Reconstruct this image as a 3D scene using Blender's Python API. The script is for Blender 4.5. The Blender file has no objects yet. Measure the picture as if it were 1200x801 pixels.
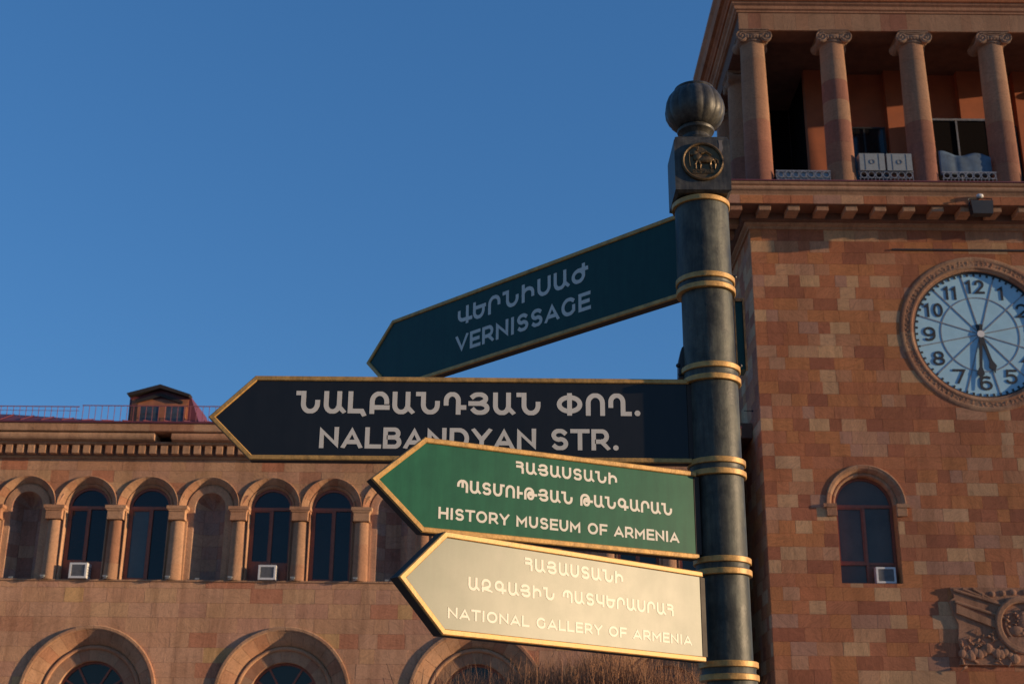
import bpy, math, random
from mathutils import Matrix, Vector

# ------------------------------------------------------------------ camera, sky, sun, exposure
scene = bpy.context.scene
COL = scene.collection
R = math.radians
cam_d = bpy.data.cameras.new('camera')
cam = bpy.data.objects.new('camera', cam_d)
COL.objects.link(cam)
cam_d.sensor_width = 36
cam_d.lens = 46.8
cam_d.clip_start = 0.05
cam_d.clip_end = 3000
cam.matrix_world = (Matrix.Translation((0, 0, 1.6)) @ Matrix.Rotation(R(90 + 19.6), 4, 'X')
                    @ Matrix.Rotation(0.0085, 4, 'Z'))
cam_d.dof.use_dof = True
cam_d.dof.focus_distance = 3.9
cam_d.dof.aperture_fstop = 13
scene.camera = cam

SUN_A = 78.0      # degrees to the right of straight behind the camera
SUN_E = 7.5
world = bpy.data.worlds.new('World')
scene.world = world
world.use_nodes = True
wn = world.node_tree
sky = wn.nodes.new('ShaderNodeTexSky')
sky.sky_type = 'NISHITA'
sky.sun_disc = False
sky.sun_elevation = R(SUN_E)
sky.sun_rotation = R(180 - SUN_A)
sky.air_density = 1.0
sky.dust_density = 0.3
sky.ozone_density = 3.0
bg = wn.nodes['Background']
bg.inputs['Strength'].default_value = 0.12
hs_ = wn.nodes.new('ShaderNodeHueSaturation')
hs_.inputs['Saturation'].default_value = 1.12
hs_.inputs['Value'].default_value = 1.0
wn.links.new(sky.outputs[0], hs_.inputs['Color'])
tint_ = wn.nodes.new('ShaderNodeMix')
tint_.data_type = 'RGBA'
tint_.blend_type = 'MULTIPLY'
tint_.inputs[0].default_value = 1.0
tint_.inputs[7].default_value = (0.76, 1.20, 1.78, 1)
gam_ = wn.nodes.new('ShaderNodeGamma')
gam_.inputs['Gamma'].default_value = 0.65
wn.links.new(hs_.outputs[0], gam_.inputs['Color'])
wn.links.new(gam_.outputs[0], tint_.inputs[6])
wn.links.new(tint_.outputs[2], bg.inputs['Color'])
sun_d = bpy.data.lights.new('sun', 'SUN')
sun_d.energy = 5.0
sun_d.angle = R(0.5)
sun_d.color = (1.0, 0.715, 0.43)
sun = bpy.data.objects.new('sun', sun_d)
COL.objects.link(sun)
sdir = Vector((math.sin(R(SUN_A)), -math.cos(R(SUN_A)), math.tan(R(SUN_E))))
sun.rotation_euler = sdir.to_track_quat('Z', 'Y').to_euler()
scene.view_settings.view_transform = 'Standard'
scene.view_settings.look = 'None'
scene.view_settings.exposure = 0.35
scene.view_settings.gamma = 1

rng = random.Random(7)

# ------------------------------------------------------------------ materials
def new_mat(name):
    m = bpy.data.materials.new(name)
    m.use_nodes = True
    nt = m.node_tree
    return m, nt, nt.nodes['Principled BSDF'], nt.links

def noise(nt, co, scale, detail=4, rough=0.6, dist=0.0):
    n = nt.nodes.new('ShaderNodeTexNoise')
    n.inputs['Scale'].default_value = scale
    n.inputs['Detail'].default_value = detail
    n.inputs['Roughness'].default_value = rough
    n.inputs['Distortion'].default_value = dist
    nt.links.new(co, n.inputs['Vector'])
    return n

def ramp(nt, fac, stops, interp='LINEAR'):
    r = nt.nodes.new('ShaderNodeValToRGB')
    r.color_ramp.interpolation = interp
    els = r.color_ramp.elements
    while len(els) < len(stops):
        els.new(0.5)
    for e, (p, c) in zip(els, stops):
        e.position = p
        e.color = (c[0], c[1], c[2], 1)
    nt.links.new(fac, r.inputs[0])
    return r

def mixc(nt, kind, fac, a, b):
    m = nt.nodes.new('ShaderNodeMix')
    m.data_type = 'RGBA'
    m.blend_type = kind
    if isinstance(fac, (int, float)):
        m.inputs[0].default_value = fac
    else:
        nt.links.new(fac, m.inputs[0])
    for s, v in ((6, a), (7, b)):
        if isinstance(v, tuple):
            m.inputs[s].default_value = (v[0], v[1], v[2], 1)
        else:
            nt.links.new(v, m.inputs[s])
    return m.outputs[2]

def stone_mat(name, palette, dirt=0.35, bump=0.35, vein=0.35):
    """tuff: every block takes one tone of the palette (object random + a per-face tint), mottled, veined and weathered"""
    m, nt, p, L = new_mat(name)
    geo = nt.nodes.new('ShaderNodeNewGeometry')
    oi = nt.nodes.new('ShaderNodeObjectInfo')
    at = nt.nodes.new('ShaderNodeAttribute')
    at.attribute_name = 'tint'
    add = nt.nodes.new('ShaderNodeMath'); add.operation = 'ADD'
    L.new(oi.outputs['Random'], add.inputs[0]); L.new(at.outputs['Fac'], add.inputs[1])
    fr = nt.nodes.new('ShaderNodeMath'); fr.operation = 'FRACT'
    L.new(add.outputs[0], fr.inputs[0])
    n = len(palette)
    tone = ramp(nt, fr.outputs[0], [(i / n, c) for i, c in enumerate(palette)], 'CONSTANT')
    # vein direction differs from block to block
    off = nt.nodes.new('ShaderNodeVectorMath'); off.operation = 'MULTIPLY_ADD'
    comb = nt.nodes.new('ShaderNodeCombineXYZ')
    for k, mul in enumerate((31.0, 17.0, 23.0)):
        mm = nt.nodes.new('ShaderNodeMath'); mm.operation = 'MULTIPLY'
        L.new(fr.outputs[0], mm.inputs[0]); mm.inputs[1].default_value = mul
        L.new(mm.outputs[0], comb.inputs[k])
    off.inputs[1].default_value = (1, 1, 1)
    L.new(geo.outputs['Position'], off.inputs[0]); L.new(comb.outputs[0], off.inputs[2])
    rot = nt.nodes.new('ShaderNodeVectorRotate')
    rot.rotation_type = 'Y_AXIS'
    L.new(off.outputs[0], rot.inputs['Vector'])
    mm = nt.nodes.new('ShaderNodeMath'); mm.operation = 'MULTIPLY'
    L.new(fr.outputs[0], mm.inputs[0]); mm.inputs[1].default_value = 40
    L.new(mm.outputs[0], rot.inputs['Angle'])
    sc = nt.nodes.new('ShaderNodeVectorMath'); sc.operation = 'MULTIPLY'
    sc.inputs[1].default_value = (1.0, 1.0, 3.6)
    L.new(rot.outputs[0], sc.inputs[0])
    v = noise(nt, sc.outputs[0], 3.2, 6, 0.62, 1.6)
    vr = ramp(nt, v.outputs[0], [(0.32, (0.62,) * 3), (0.5, (1.0,) * 3), (0.7, (1.22,) * 3)])
    c = mixc(nt, 'MULTIPLY', vein * 1.6 if vein < 0.6 else 1.0, tone.outputs[0], vr.outputs[0])
    g = noise(nt, geo.outputs['Position'], 26, 6, 0.7)
    gr = ramp(nt, g.outputs[0], [(0.28, (0.68,) * 3), (0.5, (1.0,) * 3), (0.74, (1.2,) * 3)])
    c = mixc(nt, 'MULTIPLY', 0.7, c, gr.outputs[0])
    # pits
    vo = nt.nodes.new('ShaderNodeTexVoronoi')
    vo.inputs['Scale'].default_value = 7.0
    L.new(geo.outputs['Position'], vo.inputs['Vector'])
    pr = ramp(nt, vo.outputs['Distance'], [(0.03, (0.35,) * 3), (0.09, (1.0,) * 3)])
    c = mixc(nt, 'MULTIPLY', 0.55, c, pr.outputs[0])
    # streaks and soot
    st = nt.nodes.new('ShaderNodeVectorMath'); st.operation = 'MULTIPLY'
    st.inputs[1].default_value = (2.6, 2.6, 0.28)
    L.new(geo.outputs['Position'], st.inputs[0])
    s1 = noise(nt, st.outputs[0], 1.0, 6, 0.7)
    sr = ramp(nt, s1.outputs[0], [(0.36, (0.55, 0.5, 0.47)), (0.52, (1, 1, 1))])
    c = mixc(nt, 'MULTIPLY', dirt, c, sr.outputs[0])
    big = noise(nt, geo.outputs['Position'], 0.55, 3, 0.5)
    br = ramp(nt, big.outputs[0], [(0.3, (0.82,) * 3), (0.65, (1.08,) * 3)])
    c = mixc(nt, 'MULTIPLY', 0.8, c, br.outputs[0])
    L.new(c, p.inputs['Base Color'])
    p.inputs['Roughness'].default_value = 0.88
    p.inputs['Diffuse Roughness'].default_value = 1.0
    p.inputs['Specular IOR Level'].default_value = 0.25
    b = nt.nodes.new('ShaderNodeBump')
    b.inputs['Strength'].default_value = bump
    b.inputs['Distance'].default_value = 0.03
    hm = nt.nodes.new('ShaderNodeMath'); hm.operation = 'ADD'
    L.new(g.outputs[0], hm.inputs[0]); L.new(v.outputs[0], hm.inputs[1])
    L.new(hm.outputs[0], b.inputs['Height'])
    L.new(b.outputs[0], p.inputs['Normal'])
    return m

def plain(name, col, rough=0.5, rvar=0.12, metal=0.0, spec=0.5, var=0.25, scale=12.0, bump=0.0, streak=0.0, coat=0.0):
    m, nt, p, L = new_mat(name)
    tc = nt.nodes.new('ShaderNodeNewGeometry')
    n = noise(nt, tc.outputs['Position'], scale, 5, 0.65)
    r = ramp(nt, n.outputs[0], [(0.3, tuple(x * (1 - var) for x in col)), (0.5, col), (0.72, tuple(min(1, x * (1 + var)) for x in col))])
    c = r.outputs[0]
    if streak:
        st = nt.nodes.new('ShaderNodeVectorMath'); st.operation = 'MULTIPLY'
        st.inputs[1].default_value = (1, 1, 0.12)
        L.new(tc.outputs['Position'], st.inputs[0])
        s1 = noise(nt, st.outputs[0], scale * 2.5, 5, 0.7)
        sr = ramp(nt, s1.outputs[0], [(0.4, (1, 1, 1)), (0.62, (1 + 2 * streak, 1 + 1.9 * streak, 1 + 1.6 * streak))])
        c = mixc(nt, 'MULTIPLY', 1.0, c, sr.outputs[0])
    L.new(c, p.inputs['Base Color'])
    rr = nt.nodes.new('ShaderNodeMapRange')
    rr.inputs['To Min'].default_value = max(0.02, rough - rvar * (rough > 0.15))
    rr.inputs['To Max'].default_value = min(1, rough + rvar * (rough > 0.15))
    L.new(n.outputs[0], rr.inputs['Value'])
    L.new(rr.outputs[0], p.inputs['Roughness'])
    p.inputs['Metallic'].default_value = metal
    p.inputs['Specular IOR Level'].default_value = spec
    p.inputs['Coat Weight'].default_value = coat
    p.inputs['Coat Roughness'].default_value = 0.3
    if bump:
        b = nt.nodes.new('ShaderNodeBump')
        b.inputs['Strength'].default_value = bump
        b.inputs['Distance'].default_value = 0.004
        L.new(n.outputs[0], b.inputs['Height'])
        L.new(b.outputs[0], p.inputs['Normal'])
    return m

RED, DRED, ORG, PNK = (.52, .19, .085), (.42, .15, .075), (.56, .225, .09), (.53, .25, .13)
BEI, YEL, MAU = (.47, .265, .155), (.52, .30, .12), (.37, .20, .14)
M = {}
M['tower'] = stone_mat('tower_tuff', [RED, ORG, (.53, .20, .09), (.60, .33, .18), RED, PNK, ORG, (.46, .165, .085), (.64, .38, .20), (.40, .14, .075),
                                      (.54, .25, .13), DRED, (.55, .215, .10), (.50, .26, .17), RED, (.60, .35, .19), (.52, .20, .10), (.62, .37, .21), ORG, (.55, .29, .17)])
M['left'] = stone_mat('pale_tuff', [(0.582, 0.327, 0.199), (0.577, 0.319, 0.193), (0.596, 0.340, 0.199), (0.569, 0.314, 0.187), (0.590, 0.333, 0.193), (0.544, 0.274, 0.161),
                                    (0.582, 0.333, 0.206), (0.602, 0.347, 0.193), (0.569, 0.319, 0.199), (0.582, 0.327, 0.187), (0.556, 0.300, 0.193), (0.590, 0.340, 0.212), (0.541, 0.242, 0.140), (0.624, 0.375, 0.175), (0.589, 0.333, 0.205), (0.577, 0.327, 0.193), (0.553, 0.303, 0.198), (0.589, 0.351, 0.198)],
                    vein=0.28, bump=0.3, dirt=0.5)
M['trim'] = stone_mat('trim_tuff', [(.50, .295, .175), (.49, .28, .165), (.47, .25, .145), (.51, .30, .18), (.50, .285, .165), (.45, .225, .13)],
                      vein=0.25, dirt=0.5)
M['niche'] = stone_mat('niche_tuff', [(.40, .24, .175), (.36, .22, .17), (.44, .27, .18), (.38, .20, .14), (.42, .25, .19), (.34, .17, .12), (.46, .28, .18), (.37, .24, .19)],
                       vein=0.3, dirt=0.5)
M['frieze'] = stone_mat('frieze_tuff', [(0.535, 0.308, 0.185), (0.514, 0.275, 0.159), (0.546, 0.319, 0.191), (0.492, 0.209, 0.117), (0.524, 0.297, 0.180), (0.535, 0.308, 0.170), (0.471, 0.231, 0.138),
                        (0.535, 0.297, 0.185), (0.503, 0.226, 0.122), (0.556, 0.330, 0.180), (0.514, 0.286, 0.180), (0.524, 0.297, 0.170)], vein=0.3, dirt=0.45)
M['capital'] = stone_mat('carved_capital_stone', [(.40, .26, .18), (.38, .24, .165)], vein=0.2, dirt=0.5)
M['drum'] = stone_mat('column_drum_stone', [(.46, .26, .155), (.45, .24, .14), (.44, .25, .15)], vein=0.3, dirt=0.3)
M['drum_red'] = stone_mat('red_column_drum_stone', [(.38, .16, .10), (.36, .15, .10), (.40, .18, .11)], vein=0.3, dirt=0.3)
M['relief'] = stone_mat('relief_stone', [(.47, .25, .145), (.45, .235, .14)], vein=0.2, dirt=0.6)
M['mortar'] = plain('mortar', (.26, .14, .095), 0.95, var=0.2, scale=3)
M['plaster'] = plain('red_plaster', (.36, .105, .045), 0.9, var=0.15, scale=2)
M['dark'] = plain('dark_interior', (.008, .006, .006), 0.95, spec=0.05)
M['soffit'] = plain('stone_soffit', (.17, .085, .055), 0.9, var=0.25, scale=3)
M['roof'] = plain('red_metal_roof', (.12, .026, .032), 0.5, var=0.2, scale=2)
M['wood'] = plain('brown_window_frame', (.25, .075, .04), 0.55, var=0.25, scale=8)
M['glass'] = plain('dark_glass', (.012, .013, .015), 0.07, spec=0.42, var=0.3, scale=1.2)
M['glass_grey'] = plain('glass_with_painted_reflection', (.085, .075, .066), 0.1, spec=0.25, var=0.25, scale=1.0)  # grey base colour stands in for what the panes reflect
M['dormer_glass'] = plain('dormer_glass', (.05, .06, .075), 0.1, spec=0.5, var=0.5, scale=3)
M['glass_pale'] = plain('curtained_glass', (.05, .055, .05), 0.08, spec=0.6, var=0.3, scale=1.2)
M['white'] = plain('white_casing', (.58, .57, .56), 0.5, var=0.08)
M['grille'] = plain('grey_grille', (.13, .13, .14), 0.6)
M['grey_metal'] = plain('grey_metal', (.22, .22, .23), 0.45, metal=0.4)
M['tarp'] = plain('blue_grey_tarp', (.06, .10, .15), 0.7, var=0.4, scale=3)
M['black'] = plain('black_metal', (.015, .015, .017), 0.5)
M['pole'] = plain('dark_cast_iron', (.030, .032, .028), 0.52, rvar=0.2, metal=0.0, spec=0.28, var=0.6, scale=14, bump=0.7, streak=0.6)
M['finial'] = plain('dark_patinated_bronze', (.036, .034, .030), 0.48, metal=0.1, spec=0.35, var=0.5, scale=30, bump=0.3, streak=0.4)
M['gold'] = plain('old_gold_paint', (.44, .25, .075), 0.5, metal=0.15, spec=0.4, var=0.35, scale=40, bump=0.4)
M['bronze'] = plain('antique_bronze', (.11, .066, .026), 0.45, metal=0.5, var=0.4, scale=60, bump=0.5)
M['slab'] = plain('dark_brown_edge', (.022, .014, .010), 0.7)
M['navy'] = plain('navy_enamel', streak=0.12, col= (.009, .009, .010), rough=0.40, rvar=0.015, spec=0.35, var=0.1, scale=14)
M['green_dark'] = plain('dark_green_enamel', streak=0.10, col= (.006, .036, .030), rough=0.40, rvar=0.015, spec=0.22, var=0.1, scale=14)
M['green'] = plain('green_enamel', streak=0.10, col= (.009, .078, .042), rough=0.37, rvar=0.02, spec=0.25, var=0.1, scale=14)
M['green_glare'] = plain('glare_greyed_green_enamel', streak=0.10, col=(.030, .050, .034), rough=0.365, rvar=0.02, spec=0.235, var=0.1, scale=14)  # green enamel greyed in its colour to imitate sun glare
M['ink'] = plain('white_lettering', (.58, .55, .49), 0.42, rvar=0.01, spec=0.27, var=0.06)
M['drip'] = plain('pale_drip_stain', (.16, .14, .13), 0.8)
M['casing_grey'] = plain('weathered_casing', (.20, .22, .23), 0.6, var=0.15)
M['ink_glare'] = plain('glare_dimmed_lettering', (.42, .39, .33), 0.40, rvar=0.01, spec=0.27, var=0.1, scale=5)  # white letters dimmed in colour, as if washed out by the glare
M['dial'] = plain('pale_blue_dial', (.29, .48, .60), 0.35, var=0.06, scale=3)
M['paving'] = plain('stone_paving', (.30, .21, .15), 0.85, var=0.2, scale=4)
M['twig'] = plain('bare_brown_twigs', (.26, .125, .06), 0.85, var=0.4, scale=6)
M['bark'] = plain('grey_brown_bark', (.12, .075, .05), 0.9, var=0.3, scale=12)

# ------------------------------------------------------------------ helpers
class MB:
    def __init__(self):
        self.v = []; self.f = []; self.t = []
    def face(self, pts, tint=0.0):
        n = len(self.v)
        self.v += [tuple(p) for p in pts]
        self.f.append(tuple(range(n, n + len(pts))))
        self.t.append(tint)
    def raw(self, vs, fs, tint=0.0):
        n = len(self.v)
        self.v += [tuple(p) for p in vs]
        for f in fs:
            self.f.append(tuple(i + n for i in f)); self.t.append(tint)
    def box(self, x0, x1, y0, y1, z0, z1, tint=0.0):
        v = [(x, y, z) for z in (z0, z1) for y in (y0, y1) for x in (x0, x1)]
        self.raw(v, [(0, 2, 3, 1), (4, 5, 7, 6), (0, 1, 5, 4), (2, 6, 7, 3), (0, 4, 6, 2), (1, 3, 7, 5)], tint)
        return self
    def cbox(self, x0, x1, y0, y1, z0, z1, c, tint=0.0):
        """box with chamfered front (low y) edges"""
        v = [(x0, y1, z0), (x1, y1, z0), (x1, y1, z1), (x0, y1, z1),
             (x0, y0 + c, z0), (x1, y0 + c, z0), (x1, y0 + c, z1), (x0, y0 + c, z1),
             (x0 + c, y0, z0 + c), (x1 - c, y0, z0 + c), (x1 - c, y0, z1 - c), (x0 + c, y0, z1 - c)]
        self.raw(v, [(8, 9, 10, 11), (4, 5, 9, 8), (5, 6, 10, 9), (6, 7, 11, 10), (7, 4, 8, 11),
                     (0, 1, 5, 4), (1, 2, 6, 5), (2, 3, 7, 6), (3, 0, 4, 7)], tint)
        return self
    def lathe(self, prof, cx=0, cy=0, n=32, a0=0.0, a1=2 * math.pi, tint=0.0, rf=None):
        full = abs(a1 - a0 - 2 * math.pi) < 1e-6
        m = n if full else n + 1
        vs = []
        for r, z in prof:
            for i in range(m):
                a = a0 + (a1 - a0) * i / n
                rr = r * (rf(a, z) if rf else 1)
                vs.append((cx + rr * math.cos(a), cy + rr * math.sin(a), z))
        fs = []
        for j in range(len(prof) - 1):
            for i in range(n):
                k = (i + 1) % m
                fs.append((j * m + i, j * m + k, (j + 1) * m + k, (j + 1) * m + i))
        if full:
            fs.append(tuple(range(m - 1, -1, -1)))
            fs.append(tuple((len(prof) - 1) * m + i for i in range(m)))
        self.raw(vs, fs, tint)
        return self
    def prism(self, pts, y0, y1, tint=0.0):
        """polygon in the xz plane (counter-clockwise seen from -y), extruded along y"""
        n = len(pts)
        v = [(x, y0, z) for x, z in pts] + [(x, y1, z) for x, z in pts]
        fs = [tuple(range(n)), tuple(range(2 * n - 1, n - 1, -1))]
        for i in range(n):
            k = (i + 1) % n
            fs.append((i, i + n, k + n, k))
        self.raw(v, fs, tint)
        return self
    def tube(self, pts, r, n=6, r2=None, tint=0.0):
        pts = [Vector(p) for p in pts]
        vs = []; fs = []
        up = Vector((0.13, 0.21, 0.97))
        for i, p in enumerate(pts):
            d = (pts[min(i + 1, len(pts) - 1)] - pts[max(i - 1, 0)]).normalized()
            a = d.cross(up)
            if a.length < 1e-3: a = d.cross(Vector((1, 0, 0)))
            a.normalize(); b = d.cross(a)
            rr = r if r2 is None else r + (r2 - r) * i / (len(pts) - 1)
            for k in range(n):
                t = 2 * math.pi * k / n
                vs.append(p + (a * math.cos(t) + b * math.sin(t)) * rr)
        for i in range(len(pts) - 1):
            for k in range(n):
                q = (k + 1) % n
                fs.append((i * n + k, (i + 1) * n + k, (i + 1) * n + q, i * n + q))
        fs.append(tuple(range(n))); fs.append(tuple((len(pts) - 1) * n + k for k in range(n - 1, -1, -1)))
        self.raw(vs, fs, tint)
        return self
    def blob(self, c, r, sx=1, sy=1, sz=1, nu=10, nv=7, rf=None, tint=0.0):
        vs = []; fs = []
        for j in range(nv + 1):
            ph = math.pi * j / nv
            for i in range(nu):
                a = 2 * math.pi * i / nu
                k = rf(a, ph) if rf else 1
                vs.append((c[0] + r * sx * k * math.sin(ph) * math.cos(a), c[1] + r * sy * k * math.sin(ph) * math.sin(a), c[2] + r * sz * k * math.cos(ph)))
        for j in range(nv):
            for i in range(nu):
                q = (i + 1) % nu
                fs.append((j * nu + i, (j + 1) * nu + i, (j + 1) * nu + q, j * nu + q))
        self.raw(vs, fs, tint)
        return self
    def arc(self, prof, xc, zc, a0, a1, n, closed=True, jamb=None, tint=0.0, caps=True):
        """sweep a closed (r, y) profile along an arc in the xz plane; angle 0 = +x, 90 = up.
        jamb: z of the foot, adds straight legs at both ends (a0=180, a1=0)"""
        rings = []
        def ring(f): rings.append([f(r, y) for r, y in prof])
        if jamb is not None:
            ring(lambda r, y: (xc - r, y, jamb))
        for i in range(n + 1):
            a = R(a0 + (a1 - a0) * i / n)
            ring(lambda r, y: (xc + r * math.cos(a), y, zc + r * math.sin(a)))
        if jamb is not None:
            ring(lambda r, y: (xc + r, y, jamb))
        m = len(prof)
        vs = [p for rg in rings for p in rg]
        fs = []
        for i in range(len(rings) - 1):
            for k in range(m if closed else m - 1):
                q = (k + 1) % m
                fs.append((i * m + k, i * m + q, (i + 1) * m + q, (i + 1) * m + k))
        if closed and caps:
            fs.append(tuple(range(m - 1, -1, -1)))
            fs.append(tuple((len(rings) - 1) * m + k for k in range(m)))
        self.raw(vs, fs, tint)
        return self
    def mesh(self, name, mat, smooth=False):
        me = bpy.data.meshes.new(name)
        me.from_pydata(self.v, [], self.f)
        if any(self.t):
            a = me.attributes.new('tint', 'FLOAT', 'FACE')
            a.data.foreach_set('value', self.t)
        me.materials.append(mat)
        if smooth:
            import bmesh
            bm = bmesh.new(); bm.from_mesh(me)
            bmesh.ops.remove_doubles(bm, verts=bm.verts, dist=1e-5)
            bmesh.ops.recalc_face_normals(bm, faces=bm.faces)
            for e in bm.edges:
                if len(e.link_faces) == 2 and e.calc_face_angle(0) > R(26): e.smooth = False
            for f in bm.faces: f.smooth = True
            bm.to_mesh(me); bm.free()
        me.update()
        return me
    def build(self, name, mat, parent=None, smooth=False):
        return place(self.mesh(name, mat, smooth), name, parent)

def place(me, name, parent=None, loc=None, rot=None):
    o = bpy.data.objects.new(name, me)
    COL.objects.link(o)
    if parent is not None: o.parent = parent
    if loc is not None: o.location = loc
    if rot is not None: o.rotation_euler = rot
    return o

def empty(name, label, cat, loc=(0, 0, 0), group=None):
    o = bpy.data.objects.new(name, None)
    COL.objects.link(o)
    o.location = loc
    o.empty_display_size = 0.2
    o['label'] = label; o['category'] = cat
    if group: o['group'] = group
    return o

# holes: (kind, xc, zc, r, zb) ; kind 'arch' = straight legs down to zb, 'disc' = full circle
def hole_ext(h): return h[1] - h[3], h[1] + h[3]
def hole_z(h, x):
    d = max(0.0, h[3] ** 2 - (x - h[1]) ** 2) ** 0.5
    if h[0] == 'arch': return h[4], h[2] + d
    if h[0] == 'half': return h[2], h[2] + d
    if h[0] == 'rect': return h[4], h[2] + 0.01
    return h[2] - d, h[2] + d

def cut(x0, x1, z0, z1, holes, step=0.12):
    hs = []
    for h in holes:
        a, b = hole_ext(h)
        lo = h[4] if h[0] in ('arch', 'rect') else (h[2] if h[0] == 'half' else h[2] - h[3])
        if a < x1 and b > x0 and lo < z1 and h[2] + h[3] > z0: hs.append(h)
    if not hs: return None
    br = {x0, x1}
    for h in hs:
        a, b = hole_ext(h)
        for x in (a, b):
            if x0 < x < x1: br.add(x)
        a2, b2 = max(a, x0), min(b, x1)
        n = max(1, int((b2 - a2) / step))
        for i in range(n + 1): br.add(a2 + (b2 - a2) * i / n)
    xs = sorted(br)
    xs = [x for i, x in enumerate(xs) if i == 0 or x - xs[i - 1] > 1e-4]
    out = []
    for xa, xb in zip(xs, xs[1:]):
        xm = (xa + xb) / 2
        act = sorted([h for h in hs if hole_ext(h)[0] < xm < hole_ext(h)[1]], key=lambda h: h[2])
        la, lb = z0, z0
        for h in act:
            (ba, ta), (bb, tb) = hole_z(h, xa), hole_z(h, xb)
            ba, bb = min(ba, z1), min(bb, z1)
            if max(ba - la, bb - lb) > 0.012: out.append((xa, xb, la, lb, max(ba, la), max(bb, lb)))
            la, lb = max(la, ta), max(lb, tb)
        if max(z1 - la, z1 - lb) > 0.012 and (z1 > la or z1 > lb):
            out.append((xa, xb, min(la, z1), min(lb, z1), z1, z1))
    return out

def strips(mb, quads, y0, y1, tint=0.0):
    for xa, xb, la, lb, ha, hb in quads:
        v = [(xa, y0, la), (xb, y0, lb), (xb, y0, hb), (xa, y0, ha), (xa, y1, la), (xb, y1, lb), (xb, y1, hb), (xa, y1, ha)]
        mb.raw(v, [(0, 1, 2, 3), (1, 0, 4, 5), (3, 2, 6, 7), (0, 3, 7, 4), (2, 1, 5, 6)], tint)

_stone_cache = {}
def masonry(parent, mat, yface, x0, x1, z0, z1, rowh, lens, holes, seed, limit=300, depth=0.05, priority=None):
    """courses of dressed blocks; each one a 'stone' part, those past the limit joined"""
    rg = random.Random(seed)
    items = []
    nrow = max(1, round((z1 - z0) / rowh))
    rh = (z1 - z0) / nrow
    for r in range(nrow):
        za = z0 + r * rh
        x = x0
        first = rg.choice(lens) * rg.uniform(0.4, 1.0)
        while x < x1 - 1e-3:
            w = rg.choice(lens)
            if x == x0: w = min(lens, key=lambda q: abs(q - first))
            if x1 - (x + w) < lens[0] * 0.7: w = x1 - x
            items.append((x, w, za, rh, rg.random()))
            x += w
    items.sort(key=lambda t: priority(t) if priority else 0)
    g = 0.0018
    rest = MB(); cnt = 0
    for x, w, za, h, rnd in items:
        proud = rg.uniform(-0.002, 0.002)
        q = cut(x + g, x + w - g, za + g, za + h - g, holes)
        if q is not None and not q: continue
        if cnt < limit:
            if q is None:
                key = (round(w, 3), round(h, 3), mat.name, depth)
                if key not in _stone_cache:
                    mb = MB(); mb.cbox(g, w - g, 0, depth, g, h - g, 0.004)
                    _stone_cache[key] = mb.mesh('stone', mat)
                place(_stone_cache[key], 'stone', parent, (x, yface + proud, za))
            else:
                mb = MB(); strips(mb, [(a - x, b - x, c - za, d - za, e - za, f - za) for a, b, c, d, e, f in q], 0, depth)
                place(mb.mesh('stone', mat), 'stone', parent, (x, yface + proud, za))
            cnt += 1
        else:
            if q is None: rest.cbox(x + g, x + w - g, yface + proud, yface + depth, za + g, za + h - g, 0.004, rnd)
            else: strips(rest, q, yface + proud, yface + depth, rnd)
    if rest.f:
        o = rest.build('stone_courses', mat, parent); o['kind'] = 'stuff'
    return cnt

# ------------------------------------------------------------------ ground
g = MB()
g.raw([(-1500, -1500, 0), (1500, -1500, 0), (1500, 1500, 0), (-1500, 1500, 0)], [(0, 1, 2, 3)])
gm = g.build('ground', M['paving']); gm['kind'] = 'structure'

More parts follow.
